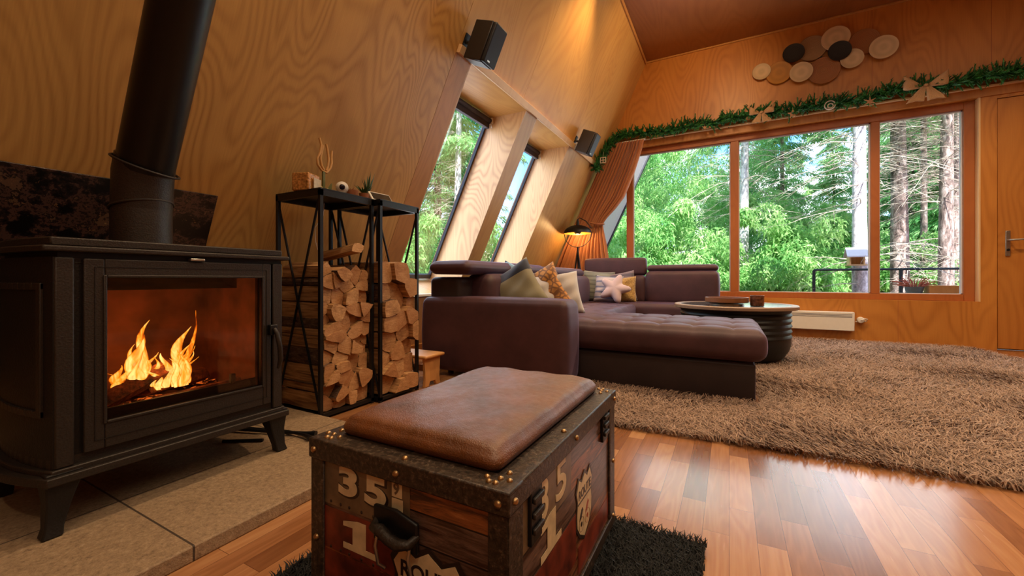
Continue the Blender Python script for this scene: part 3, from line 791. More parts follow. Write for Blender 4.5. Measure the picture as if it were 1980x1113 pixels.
MB().tube([c2+Vector((.012,0,.02)), c2+dirp*3.15], PR-.002, 40).build('pipe_section', M['pipe'], sp, smooth=40)
ring(c1+Vector((0,0,.012)), (-.20, -.10, 1), PR+.003).build('joint_ring', M['iron'], sp, smooth=60)
ring(c2+Vector((.016,0,.022)), (.42, .16, 1), PR+.010).build('joint_ring', M['iron'], sp, smooth=60)

# fire irons lying on the hearth
t1 = MB().tube([(-1.90, .985, .052), (-1.68, 1.06, .052), (-1.56, 1.10, .056), (-1.52, 1.115, .056)], [.007,.007,.007,.012], 8)
t1.tube([(-1.88, 1.02, .050), (-1.66, 1.085, .050), (-1.55, 1.085, .055), (-1.505, 1.075, .055)], [.006,.006,.007,.011], 8)
tag(t1.build('fireplace_tongs', M['black'], smooth=60), 'black iron fire tongs lying on the hearth by the stove leg', 'fire tongs')
t2 = MB().tube([(-1.80, .90, .047), (-1.67, .985, .047)], .006, 8)
tag(t2.build('poker', M['black'], smooth=60), 'short black poker lying on the hearth under the stove', 'poker')

# ================================================================ trunk stool
tx0, tx1, ty0, ty1, tz = -.725, -.283, .520, 1.142, .388
Z0 = .022
tk = thing('storage_trunk', 'storage trunk printed with old boards and numbers, brown padded leather lid', 'trunk', ((tx0+tx1)/2, (ty0+ty1)/2, Z0))
e = .006
MB().bb(tx0+e, tx1-e, ty0+e, ty0+e+.01, Z0, tz-.01).build('front_panel', M['print_x'], tk)
MB().bb(tx0+e, tx1-e, ty1-e-.01, ty1-e, Z0, tz-.01).build('back_panel', M['print_x'], tk)
MB().bb(tx1-e-.01, tx1-e, ty0+e, ty1-e, Z0, tz-.01).build('side_panel', M['print_y'], tk)
MB().bb(tx0+e, tx0+e+.01, ty0+e, ty1-e, Z0, tz-.01).build('side_panel', M['print_y'], tk)
MB().bb(tx0+e, tx1-e, ty0+e, ty1-e, Z0, Z0+.012).build('base_board', M['band'], tk)
MB().bb(tx0+e, tx1-e, ty0+e, ty1-e, tz-.012, tz-.004).build('lid_board', M['band'], tk)
bw = .030
for (x, y) in ((tx0, ty0), (tx1, ty0), (tx1, ty1), (tx0, ty1)):
    sx = 1 if x == tx0 else -1; sy = 1 if y == ty0 else -1
    w_ = .036 if y == ty0 else .026
    joinmb([MB().bb(x, x+sx*.036, y, y+sy*.006, Z0, tz-.03), MB().bb(x, x+sx*.006, y, y+sy*.05, Z0, tz-.03)]).build('corner_band', M['band'], tk, bevel=.003)
def edge_band(x0, x1, y0, y1, z0, z1): return MB().bb(x0, x1, y0, y1, z0, z1)
o_ = .003
for (y, s_) in ((ty0, 1), (ty1, -1)):
    joinmb([edge_band(tx0-o_, tx1+o_, y-s_*o_, y+s_*.006, tz-.036, tz), edge_band(tx0-o_, tx1+o_, y-s_*o_, y+s_*.045, tz-.006, tz+.002)]).build('edge_band', M['band'], tk, bevel=.003)
    edge_band(tx0-.001, tx1+.001, y-s_*.001, y+s_*.006, Z0, Z0+.03).build('bottom_band', M['band'], tk, bevel=.002)
for (x, s_) in ((tx0, 1), (tx1, -1)):
    joinmb([edge_band(x-s_*(o_-.0006), x+s_*.006, ty0, ty1, tz-.036, tz-.0005), edge_band(x-s_*(o_-.0006), x+s_*.045, ty0, ty1, tz-.006, tz+.0015)]).build('edge_band', M['band'], tk, bevel=.003)
    edge_band(x-s_*.001, x+s_*.006, ty0, ty1, Z0, Z0+.03).build('bottom_band', M['band'], tk, bevel=.002)
# padded lid
def padfn(P):
    return .0025*np.sin(P[:,0]*23+1)*np.sin(P[:,1]*17) + .0015*np.sin(P[:,0]*61)*np.sin(P[:,1]*47+1)
soft_box('cushion', tx0+.040, tx1-.040, ty0+.038, ty1-.036, tz-.004, tz+.036, .022, M['cushion'], tk, n=(22, 30, 3), bulge=.016, fn=padfn, side_bulge=.003)
# studs
def stud(c, nrm, r=.0065):
    nrm = Vector(nrm); q = Vector((0,0,1)).rotation_difference(nrm).to_matrix().to_4x4()
    MB().lathe([(r, 0), (r*.95, .0018), (r*.75, .0036), (r*.4, .0048), (.0001, .0052)], c, 14, q).build('stud', M['brass'], tk, smooth=180)
yb = ty0-o_
for x in (tx0+.014, (tx0+tx1)/2+.005, tx1-.016): stud((x, yb, tz-.018), (0,-1,0))
for z in (.20, .05): stud((tx0+.018, ty0, z), (0,-1,0)); stud((tx1-.018, ty0, z), (0,-1,0))
xb = tx1+.0025
for y in (ty0+.016, (ty0+ty1)/2-.02, ty1-.016): stud((xb, y, tz-.018), (1,0,0), .006)
for z in (.20, .05): stud((tx1, ty0+.03, z), (1,0,0), .006); stud((tx1, ty1-.02, z), (1,0,0), .006)
for (x, y) in (((tx0+tx1)/2+.01, ty0+.014), (tx1-.014, (ty0+ty1)/2-.05)): stud((x, y, tz+.002), (0,0,1), .006)
for (x, y, sx, sy) in ((tx0, ty0, 1, 1), (tx1, ty0, -1, 1), (tx1, ty1, -1, -1), (tx0, ty1, 1, -1)):
    for (a, b) in ((.014, .030), (.030, .030), (.030, .014), (.052, .026), (.026, .052), (.042, .014)): stud((x+sx*a, y+sy*b, tz+.0015), (0,0,1), .0052)
# printed plates and lettering
def text_mesh(s_, size, mat, parent, M4, name='lettering', off=.0, ext=.0006):
    cu = bpy.data.curves.new('t', 'FONT'); cu.body = s_; cu.size = size; cu.offset = off; cu.extrude = ext; cu.align_x = 'LEFT'
    tmp = bpy.data.objects.new('t', cu); COL.objects.link(tmp); dg = bpy.context.evaluated_depsgraph_get()
    me = bpy.data.meshes.new_from_object(tmp.evaluated_get(dg)); bpy.data.objects.remove(tmp); bpy.data.curves.remove(cu)
    me.materials.clear(); me.materials.append(mat); me.transform(M4)
    o = bpy.data.objects.new(name, me); link(o, parent)
    if parent is not None: o.location = -wl(parent)
    return o
FY = ty0+e            # printed front face plane
FX = tx1-e
def mfront(x, z, d=.0012, sx=1, sz=1): return Matrix(((sx,0,0,x),(0,0,-1,FY-d),(0,sz,0,z),(0,0,0,1)))
def mside(y, z, d=.0012, sx=1, sz=1): return Matrix(((0,0,1,FX+d),(sx,0,0,y),(0,sz,0,z),(0,0,0,1)))
def flat(poly, mat, mfn, nm, th=.0006):
    MB().prism([(a, b) for a, b in poly], 0, th, mfn).build(nm, mat, tk)
flat([(-.690,.270), (-.475,.270), (-.475,.356), (-.690,.356)], M['greenplate'], mfront(0, 0, .0004), 'printed_plate')
flat([(-.690,.186), (-.500,.186), (-.500,.264), (-.690,.264)], M['redpaint'], mfront(0, 0, .0004), 'painted_board')
flat([(-.690,.080), (-.520,.080), (-.520,.183), (-.690,.183)], M['redpaint'], mfront(0, 0, .0004), 'painted_board')
flat([(-.515,.325), (-.492,.325), (-.492,.354), (-.515,.354)], M['printcream'], mfront(0, 0, .0012), 'printed_plate')
flat([(-.515,.300), (-.490,.300), (-.490,.3225), (-.515,.3225)], M['printcream'], mfront(0, 0, .0012), 'printed_plate')
text_mesh('9', .026, M['greenplate'], tk, mfront(-.511, .331, .0022), 'printed_figure', .0006)
text_mesh('3', .068, M['printdark'], tk, mfront(-.650, .298, .0008, 1.62), 'printed_shadow', .0050)
text_mesh('3', .068, M['printcream'], tk, mfront(-.652, .300, .0016, 1.62), 'printed_figure', .0030)
text_mesh('5', .068, M['printdark'], tk, mfront(-.580, .298, .0008, 1.62), 'printed_shadow', .0050)
text_mesh('5', .068, M['printcream'], tk, mfront(-.582, .300, .0016, 1.62), 'printed_figure', .0030)
one = [(-.637,.199), (-.553,.199), (-.553,.210), (-.578,.210), (-.578,.256), (-.600,.256), (-.637,.248), (-.637,.240), (-.612,.241), (-.612,.210), (-.637,.210)]
flat(one, M['printcream'], mfront(0, 0, .0014), 'printed_figure')
for x in (-.672, -.645, -.622, -.590, -.560):
    for z in (.276, .190): MB().lathe([(.003,0), (.002,.001), (.0001,.0013)], (x, FY-.001, z), 8, Matrix.Rotation(R(90), 4, 'X')).build('printed_rivet', M['printdark'], tk)
def shield(w, h, s=1.0):
    """road-sign shield outline, base at z=0"""
    P = [(-.5,.80), (-.36,.98), (-.18,.90), (0,1.0), (.18,.90), (.36,.98), (.5,.80), (.43,.66), (.48,.45), (.46,.28), (.30,.13), (0,0), (-.30,.13), (-.46,.28), (-.48,.45), (-.43,.66)]
    return [(a*w*s, h*(.5+(b-.5)*s)) for a, b in P]
def road_sign(mfn, w, h):
    flat(shield(w, h, 1.12), M['printdark'], mfn(.0010), 'sign_outline')
    flat(shield(w, h, 1.0), M['printcream'], mfn(.0018), 'sign_face')
    flat([(-w*.44, h*.615), (w*.44, h*.615), (w*.44, h*.635), (-w*.44, h*.635)], M['printdark'], mfn(.0026), 'sign_line')
    k = w*.255
    text_mesh('ROUTE', k, M['printdark'], tk, mfn(.0024) @ Matrix.Translation((-w*.405, h*.68, 0)), 'printed_word', k*.02)
    text_mesh('6', w*.62, M['printdark'], tk, mfn(.0024) @ Matrix.Translation((-w*.37, h*.17, 0)), 'printed_figure', w*.02)
    text_mesh('6', w*.62, M['printred'], tk, mfn(.0024) @ Matrix.Translation((w*.02, h*.17, 0)), 'printed_figure', w*.02)
road_sign(lambda d: mfront(-.435, .085, d), .150, .165)
road_sign(lambda d: mside(.885, .125, d), .105, .140)
flat([(.575,.262), (.800,.262), (.800,.352), (.575,.352)], M['greenplate'], mside(0, 0, .0004), 'printed_plate')
flat([(.575,.100), (.830,.100), (.830,.200), (.575,.200)], M['redpaint'], mside(0, 0, .0004), 'painted_board')
flat([(.845,.060), (1.09,.060), (1.09,.118), (.845,.118)], M['redpaint'], mside(0, 0, .0004), 'painted_board')
text_mesh('3', .100, M['printdark'], tk, mside(.634, .277, .0008, 1.05), 'printed_shadow', .003)
text_mesh('3', .100, M['printcream'], tk, mside(.632, .279, .0016, 1.05), 'printed_figure', .0015)
text_mesh('5', .100, M['printdark'], tk, mside(.712, .277, .0008, 1.3), 'printed_shadow', .003)
text_mesh('5', .100, M['printcream'], tk, mside(.710, .279, .0016, 1.3), 'printed_figure', .0015)
one2 = [(x*1.15+1.378, z*1.25-.045) for x, z in one]
flat(one2, M['printcream'], mside(0, 0, .0014), 'printed_figure')
# handle on the front, latches on the side
hp = MB().prism([(-.545,.250), (-.447,.250), (-.447,.300), (-.496,.312), (-.545,.310)], 0, .008, mfront(0, 0, .008)).build('handle_plate', M['black'], tk, bevel=.003)
MB().tube([(-.540, FY-.010, .285), (-.535, FY-.024, .278), (-.515, FY-.030, .282), (-.496, FY-.030, .272), (-.475, FY-.030, .268), (-.455, FY-.026, .272), (-.450, FY-.010, .278)], [.006,.008,.010,.009,.010,.008,.006], 10).build('handle_grip', M['iron'], hp, smooth=60)
for x in (-.533, -.460):
    MB().tube([(x, FY-.012, .282), (x, FY-.022, .245), (x+.004, FY-.020, .215), (x+.012, FY-.012, .205)], .0028, 8).build('handle_hook', M['steel'], hp, smooth=60)
for x in (-.520, -.470): MB().lathe([(.004,0), (.003,.002), (.0001,.003)], (x, FY-.0085, .296), 10, Matrix.Rotation(R(90), 4, 'X')).build('screw', M['steel'], hp)
for (y, z0_, z1_) in ((.616, .266, .366), (1.040, .285, .369)):
    lt = MB().bb(FX, FX+.008, y-.022, y+.022, z0_, z1_).build('latch', M['black'], tk, bevel=.002)
    for q in (.25, .5, .75): MB().bb(FX+.008, FX+.014, y-.019, y+.019, z0_+(z1_-z0_)*q-.006, z0_+(z1_-z0_)*q+.004).build('latch_bar', M['iron'], lt, bevel=.002)

# ================================================================ rugs
def strands(mask_fn, x0, x1, y0, y1, n, ln, wd, z0, seed, near=None, lean=.9):
    rng = np.random.RandomState(seed)
    P = np.stack([rng.uniform(x0, x1, n), rng.uniform(y0, y1, n)], 1)
    if near is not None: P = P[rng.uniform(size=n) < near(P)]
    P = P[mask_fn(P)]; n = len(P)
    th = rng.uniform(0, 2*np.pi, n); L = ln*rng.uniform(.6, 1.25, n); w = wd*rng.uniform(.6, 1.3, n)
    flow = .8*np.sin(P[:,0]*5.1)+.9*np.sin(P[:,1]*6.3+1)
    dth = th*.55+flow*1.2; dr = np.stack([np.cos(dth), np.sin(dth)], 1)
    ph = rng.uniform(0, np.pi, n); sd = np.stack([np.cos(ph), np.sin(ph)], 1)
    def row(t, wf):
        off = dr*(L*lean*t**1.6)[:,None] if np.ndim(t) else dr*(L*lean*t**1.6)[:,None]
        z = z0 + L*(t - .45*t*t)
        a = np.concatenate([P+off-sd*(w*wf/2)[:,None], z[:,None]], 1); b = np.concatenate([P+off+sd*(w*wf/2)[:,None], z[:,None]], 1)
        return a, b
    a0, b0 = row(0.0, 1.0); a1, b1 = row(.5, .9); a2, b2 = row(1.0, .25)
    V = np.stack([a0, b0, a1, b1, a2, b2], 1).reshape(-1, 3); i = np.arange(n)[:,None]*6
    F = np.concatenate([i+np.array([0,1,3,2]), i+np.array([2,3,5,4])], 0)
    return V, F
def pile_mat(name, c1, c2, c3, sheen=.3):
    m, nt, out = newmat(name); g = G(nt)
    v = g.coord('Object'); n = g.noise(v, 90, 2); n2 = g.noise(v, 2.2, 3); n3 = g.noise(v, 14, 3, .6)
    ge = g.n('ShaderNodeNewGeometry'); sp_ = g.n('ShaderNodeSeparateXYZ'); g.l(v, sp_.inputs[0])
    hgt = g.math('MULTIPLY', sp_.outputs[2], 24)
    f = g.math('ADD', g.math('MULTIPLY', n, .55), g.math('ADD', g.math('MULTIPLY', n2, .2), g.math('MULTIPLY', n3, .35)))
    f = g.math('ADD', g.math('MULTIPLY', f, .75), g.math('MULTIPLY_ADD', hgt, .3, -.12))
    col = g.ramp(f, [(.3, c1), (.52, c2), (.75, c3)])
    g.bsdf(out, col, .8, 0, None, Sheen_Weight=sheen, Sheen_Roughness=.5); return m
M['pile'] = pile_mat('brown_shag_pile', rgb(84,60,44), rgb(158,126,104), rgb(214,190,172))
M['pile_black'] = pile_mat('black_shag_pile', rgb(4,4,4), rgb(11,10,10), rgb(24,22,22), .05)
# outline of the big rug (rounded, slightly wavy); sofa footprint is cut out so the sofa stands on the floor
def in_big(P):
    x, y = P[:,0], P[:,1]
    m_ = (x > -.98) & (x < 2.9) & (y > 1.925+.03*np.sin(x*2.2+.5)) & (y < 5.77)
    cut = (x-2.0)*1.0 + (y-5.0)*.28 < .35      # right far edge runs askew
    m_ &= ~((x > 2.14+.02*np.sin(y*5)+ (5.2-y).clip(0)*1.1))
    sofa = (x < .150) & (y > 2.615) & (y < 3.425); sofa2 = (x < -.90) & (y > 2.3); sofa3 = (x < -.06) & (y > 4.74)
    tab = (x-.03)**2 + (y-4.08)**2 < .31**2
    return m_ & ~sofa & ~sofa2 & ~sofa3 & ~tab
gx = np.arange(-.98, 2.92, .04); gy = np.arange(1.9, 5.80, .04)
cells = [(x, y) for x in gx for y in gy]
cc_ = np.array(cells)+.02; cm = in_big(cc_)
for d_ in ((0,-.05),(.06,0),(-.05,0),(0,.04)): cm &= in_big(cc_+np.array(d_))
rb = MB()
vi = {}
def vv(x, y):
    k = (round(x, 3), round(y, 3))
    if k not in vi: vi[k] = len(rb.v); rb.v.append((k[0], k[1], .010))
    return vi[k]
for (x, y), ok in zip(cells, cm):
    if ok: rb.f.append([vv(x, y), vv(x+.04, y), vv(x+.04, y+.04), vv(x, y+.04)]); rb.mi.append(0)
rug = rb.build('shag_rug', M['pile']); so_ = rug.modifiers.new('thick', 'SOLIDIFY'); so_.thickness = .008; so_.offset = -1
tag(rug, 'large brown shaggy rug spread between the sofa and the big window', 'rug')
V, F = strands(in_big, -.98, 2.9, 1.9, 5.8, 330000, .042, .0055, .008, 5, near=lambda P: np.clip(1.5/np.hypot(P[:,0], P[:,1])**1.1*1.5, .22, 1))
pl_ = meshobj('rug_pile', V, F, M['pile'], rug, smooth=True); tag(pl_, kind='stuff')
def in_blk(P):
    x, y = P[:,0], P[:,1]; return ~((x > tx0+.004) & (x < tx1-.004) & (y > ty0+.004) & (y < ty1-.004))
br_ = MB().bb(-.92, -.055, .16, 1.165, .002, .014).build('black_rug', M['pile_black'])
tag(br_, 'small black shaggy mat lying under the printed trunk', 'mat')
V, F = strands(in_blk, -.92, -.052, .16, 1.17, 46000, .026, .0035, .012, 7, lean=.6)
pl_ = meshobj('mat_pile', V, F, M['pile_black'], br_, smooth=True); tag(pl_, kind='stuff')

# ================================================================ sofa
sf = thing('corner_sofa', 'large U-shaped aubergine brown corner sofa with tufted chaise, beside the sloping windows', 'sofa', (-1.0, 3.6, 0))
S_, SB = M['sofa'], M['sofa_base']
soft_box('armrest', -2.03, -.885, 2.365, 2.615, .035, .563, .045, S_, sf, n=(14, 6, 8), bulge=.012, side_bulge=.012)
soft_box('chaise_base', -1.55, .13, 2.635, 3.40, .012, .222, .012, SB, sf, n=(8, 6, 3))
def tuft(x0, x1, y0, y1, nx_, ny_, depth):
    def fn(P):
        d = np.zeros(len(P))
        for i in range(nx_):
            for j in range(ny_):
                cx = x0+(x1-x0)*(i+.5)/nx_; cy = y0+(y1-y0)*(j+.5)/ny_
                r2 = (P[:,0]-cx)**2+(P[:,1]-cy)**2
                d -= depth*np.exp(-r2/.0016) + depth*.45*np.exp(-r2/.010)
        # creases joining the buttons
        for i in range(nx_):
            cx = x0+(x1-x0)*(i+.5)/nx_; d -= depth*.28*np.exp(-((P[:,0]-cx)/.014)**2)
        for j in range(ny_):
            cy = y0+(y1-y0)*(j+.5)/ny_; d -= depth*.28*np.exp(-((P[:,1]-cy)/.014)**2)
        return d
    return fn
soft_box('chaise_cushion', -1.50, .178, 2.612, 3.425, .232, .414, .052, S_, sf, n=(90, 46, 6), bulge=.028, side_bulge=.012, fn=tuft(-.90, .12, 2.66, 3.40, 5, 3, .026))
soft_box('seat_base', -1.62, -.955, 3.40, 5.15, .012, .24, .012, SB, sf, n=(6, 8, 3))
soft_box('seat_cushion', -1.60, -.930, 3.43, 4.755, .245, .415, .05, S_, sf, n=(40, 60, 5), bulge=.016, fn=tuft(-1.55, -.93, 3.45, 4.75, 3, 5, .014))
soft_box('seat_base', -.950, -.09, 4.80, 5.18, .012, .24, .012, SB, sf, n=(6, 8, 3))
soft_box('seat_cushion', -1.60, -.085, 4.762, 5.24, .245, .418, .05, S_, sf, n=(40, 20, 5), bulge=.012)
# backs along the left
soft_box('back_frame', -2.0, -1.72, 2.42, 5.28, .04, .715, .04, SB, sf, n=(5, 12, 8))
def backcush(name, x0, x1, y0, y1, z0, z1, mat, rotx=None):
    return soft_box(name, x0, x1, y0, y1, z0, z1, .055, mat, sf, n=(8, 16, 10), bulge=.01, side_bulge=.018)
backcush('back_cushion', -1.80, -1.56, 2.60, 3.80, .38, .735, S_)
backcush('back_cushion', -1.80, -1.56, 3.805, 5.02, .38, .735, S_)
for (a, b, zt) in ((2.375, 3.74, .832), (3.76, 4.98, .822)):
    soft_box('headrest', -1.97, -1.62, a, b, zt-.098, zt, .046, S_, sf, n=(10, 20, 4), bulge=.008, side_bulge=.01)
# backs along the far side
soft_box('back_frame', -1.72, -.115, 5.30, 5.50, .04, .74, .03, SB, sf, n=(12, 5, 8))
soft_box('back_cushion', -1.66, -.905, 5.12, 5.32, .40, .745, .05, S_, sf, n=(16, 8, 10), side_bulge=.012)
soft_box('back_cushion', -.895, -.105, 5.12, 5.42, .40, .795, .05, S_, sf, n=(16, 8, 10), side_bulge=.012)
soft_box('headrest', -1.69, -.905, 5.20, 5.30, .745, .965, .035, S_, sf, n=(14, 5, 8), side_bulge=.006, bulge=.004)
soft_box('headrest', -.885, -.112, 5.17, 5.36, .790, .868, .035, S_, sf, n=(14, 6, 4), side_bulge=.006, bulge=.004)
for (x, y) in ((-1.97, 2.40), (-1.05, 2.42), (-1.97, 4.9), (-.2, 5.42), (-1.9, 2.56)): MB().tube([(x, y, 0), (x, y, .045)], .022, 12).build('foot', M['greyplastic'], sf)

# pillows
M['p_blue'] = fabric('pale_blue_linen', rgb(122,158,178)); M['p_olive'] = fabric('sage_with_navy_band', rgb(132,124,98), rgb(34,40,58), 'band')
M['p_orange'] = fabric('orange_patterned', rgb(190,128,56), rgb(112,70,34), 'cell', 22); M['p_white'] = fabric('off_white_linen', rgb(196,188,184))
M['p_sage'] = fabric('grey_sage_ribbed', rgb(140,142,130), rgb(112,114,106), 'stripe', 120); M['p_mauve'] = fabric('mauve_grey', rgb(128,110,116), rgb(88,80,92), 'stripe', 60)
M['p_stripe'] = fabric('white_grey_stripe', rgb(200,188,188), rgb(120,122,146), 'stripe', 95); M['p_must'] = fabric('mustard_patterned', rgb(196,160,92), rgb(150,112,60), 'cell', 60)
M['p_star'] = fabric('pale_pink_plush', rgb(214,186,186))
pillow('throw_pillow', (.42, .42), .13, M['p_blue'], 'pale blue pillow at the left end of the sofa, behind the striped one', (-1.55, 3.02, .595), (72, 22, 20), seed=1)
pillow('throw_pillow', (.42, .40), .15, M['p_olive'], 'sage green pillow with a dark navy stripe, leaning over the near armrest', (-1.46, 2.79, .600), (74, -32, 12), seed=2)
pillow('throw_pillow', (.42, .40), .12, M['p_orange'], 'orange patterned pillow leaning between the sage one and the white one', (-1.32, 2.95, .575), (70, -30, 10), seed=3)
pillow('throw_pillow', (.38, .36), .13, M['p_white'], 'off-white crumpled pillow just right of the orange patterned one', (-1.19, 2.98, .575), (68, -8, 28), seed=4)
pillow('throw_pillow', (.40, .40), .12, M['p_sage'], 'greyish sage ribbed pillow in the far sofa corner, left of the pale striped one', (-1.47, 5.06, .605), (78, 4, 8), seed=5)
pillow('throw_pillow', (.40, .38), .12, M['p_mauve'], 'mauve grey pillow standing at the back of the far sofa corner', (-1.20, 5.08, .595), (78, -9, 0), seed=6)
pillow('throw_pillow', (.34, .34), .11, M['p_stripe'], 'pale pillow with grey stripes behind the star pillow', (-1.30, 4.93, .575), (74, 3, 4), seed=7)
pillow('throw_pillow', (.30, .32), .10, M['p_must'], 'mustard patterned pillow at the right behind the star pillow', (-1.12, 4.95, .57), (74, -4, 0), seed=8)
def star_pillow():
    n = 60; rings = 9; V = []; F = []
    for s_ in (1, -1):
        for k in range(rings+1):
            q = k/rings
            for i in range(n):
                th = 2*math.pi*i/n + math.pi/2; c5 = math.cos(5*(th-math.pi/2))
                r = .140*(1+.30*c5+.06*c5*c5)*q
                V.append((r*math.cos(th), r*math.sin(th), s_*.055*math.sqrt(max(0, 1-q**2.2))))
        off = 0 if s_ > 0 else (rings+1)*n
        for k in range(rings):
            for i in range(n):
                a = off+k*n+i; b = off+k*n+(i+1) % n; F.append((a, b, b+n, a+n) if s_ > 0 else (a, a+n, b+n, b))
    o = meshobj('star_pillow', V, F, M['p_star'], None); o.location = (-1.19, 4.80, .585); o.rotation_euler = (R(66), R(18), R(0))
    o.modifiers.new('weld', 'WELD').merge_threshold = .0005
    tag(o, 'pale pink star-shaped pillow in front of the others on the sofa', 'pillow')
star_pillow()

# ================================================================ barrel coffee table
tb = thing('barrel_table', 'round coffee table on a ribbed black barrel base, with a wood rimmed top', 'table', (.03, 4.08, .01))
prof = [(.001, .010), (.30, .010), (.335, .022), (.38, .06), (.410, .11), (.424, .16), (.426, .20)]
zz = .20
for k in range(5):
    prof += [(.424, zz+.012), (.432, zz+.024), (.425, zz+.038), (.421, zz+.044)]; zz += .044
prof += [(.43, .435), (.43, .448), (.001, .448)]
MB().lathe(prof, (.03, 4.08, 0), 64).build('barrel_body', M['black'], tb, smooth=35)
M['tabletop'] = plywood('table_rim_wood', rgb(150,120,98), rgb(100,76,60), freq=10, uvs=3, contrast=.7)
M['tablein'] = plain('dark_glossy_tabletop', rgb(64,70,74), .12, 0, var=.1)
MB().lathe([(.001, .448), (.472, .448), (.480, .453), (.480, .474), (.474, .480), (.430, .480), (.428, .476), (.001, .476)], (.03, 4.08, 0), 72).build('tabletop', M['tabletop'], tb, smooth=35)
MB().lathe([(.001, .4775), (.427, .4775), (.427, .476)], (.03, 4.08, 0), 72).build('tabletop_inlay', M['tablein'], tb, smooth=35)
M['traywood'] = plywood('walnut_tray', rgb(140,88,52), rgb(80,44,24), freq=10, uvs=3)
ty = thing('serving_tray', 'round wooden lazy susan tray on the barrel table', 'tray', (-.02, 3.90, .48))
MB().lathe([(.001, .4785), (.13, .4785), (.13, .492), (.06, .494), (.06, .502), (.001, .502)], (-.02, 3.90, 0), 40).build('turntable_foot', M['steel'], ty, smooth=35)
MB().lathe([(.001, .502), (.155, .502), (.165, .508), (.165, .545), (.152, .545), (.150, .516), (.001, .516)], (-.02, 3.90, 0), 48).build('tray_rim', M['traywood'], ty, smooth=35)
cp = thing('patterned_cup', 'small brown mottled glass tumbler right of the tray', 'glass', (.20, 3.86, .48))
M['cupmot'] = plain('mottled_brown_glass', rgb(96,60,44), .15, 0, var=.7, scale=40)
MB().lathe([(.001, .479), (.046, .479), (.050, .484), (.050, .565), (.046, .565), (.045, .49), (.001, .49)], (.20, 3.86, 0), 28).build('tumbler', M['cupmot'], cp, smooth=35)

# ================================================================ heater
ht = thing('panel_heater', 'low white electric panel heater on the wall under the large window', 'heater', (.85, YF-.04, .12))
MB().bb(.42, 1.222, YF-.075, YF-.015, .122, .332).build('heater_body', M['white'], ht, bevel=.006)
for k in range(3): MB().bb(.45, 1.20, YF-.0765, YF-.074, .300-k*.014, .306-k*.014).build('vent_slot', M['greyplastic'], ht)
ths = MB().lathe([(.034, 0), (.034, .03), (.028, .036), (.001, .038)], (1.285, YF-.0005, .245), 24, Matrix.Rotation(R(90), 4, 'X'))
so2 = thing('wall_socket', 'round white wall socket with a plug, right of the panel heater', 'socket', (1.285, YF, .245))
ths.build('socket_body', M['white'], so2, smooth=40)
MB().tube([(1.285, YF-.035, .245), (1.285, YF-.055, .25), (1.315, YF-.05, .262), (1.34, YF-.03, .255), (1.335, YF-.02, .235), (1.24, YF-.02, .225)], .006, 8).build('plug_cable', M['white'], so2, smooth=60)

# ================================================================ firewood racks
def rack(x0, x1, y0, y1, h, label):
    t = thing('firewood_rack', label, 'rack', ((x0+x1)/2, (y0+y1)/2, 0)); b = .018
    for (x, y) in ((x0, y0), (x1, y0), (x1, y1), (x0, y1)):
        sx = 1 if x == x0 else -1; sy = 1 if y == y0 else -1
        MB().bb(x, x+sx*b, y, y+sy*b, .0, h-.018).build('post', M['black'], t, bevel=.001)
    for (z0, z1) in ((.012, .03), (h-.034, h-.004)):
        nm = 'bottom_rail' if z0 < .1 else 'top_rail'
        MB().bb(x0, x1, y0, y0+b, z0, z1).build(nm, M['black'], t); MB().bb(x0, x1, y1-b, y1, z0, z1).build(nm, M['black'], t)
        MB().bb(x0, x0+b, y0, y1, z0, z1).build(nm, M['black'], t); MB().bb(x1-b, x1, y0, y1, z0, z1).build(nm, M['black'], t)
    MB().bb(x0+b, x1-b, y0+b, y1-b, .016, .022).build('bottom_shelf', M['black'], t)
    MB().bb(x0, x1, y0, y1, h-.004, h+.004).build('top_shelf', M['black'], t, bevel=.001)
    for y in (y0+.005, y1-.005):
        MB().tube([(x0+.01, y, .04), (x1-.01, y, h-.03)], .0065, 6).build('cross_brace', M['black'], t)
        MB().tube([(x1-.01, y+.001, .04), (x0+.01, y+.001, h-.03)], .0065, 6).build('cross_brace', M['black'], t)
    return t
R1 = (-2.135, -1.775, 1.325, 1.668); R2 = (-2.09, -1.735, 1.676, 2.000); RH = 1.148
rack(*R1, RH, 'black metal firewood rack next to the stove, holding the taller stack of small split logs')
rack(*R2, RH, 'black metal firewood rack next to the sloping window, holding the thicker logs')

def clip(poly, a, b, c):       # keep a*x+b*y<=c
    out = []
    for i in range(len(poly)):
        p, q = poly[i], poly[(i+1) % len(poly)]
        fp, fq = a*p[0]+b*p[1]-c, a*q[0]+b*q[1]-c
        if fp <= 0: out.append(p)
        if (fp < 0 < fq) or (fq < 0 < fp):
            t = fp/(fp-fq); out.append((p[0]+(q[0]-p[0])*t, p[1]+(q[1]-p[1])*t))
    return out
def voronoi_cells(pts, box):
    cells = []
    for i, p in enumerate(pts):
        poly = [(box[0], box[2]), (box[1], box[2]), (box[1], box[3]), (box[0], box[3])]
        for j, q in enumerate(pts):
            if i == j: continue
            a, b = q[0]-p[0], q[1]-p[1]; m_ = ((p[0]+q[0])/2, (p[1]+q[1])/2)
            poly = clip(poly, a, b, a*m_[0]+b*m_[1])
            if len(poly) < 3: break
        cells.append(poly)
    return cells
ORD = ['first','second','third','fourth','fifth','sixth','seventh','eighth','ninth','tenth','eleventh','twelfth','thirteenth']
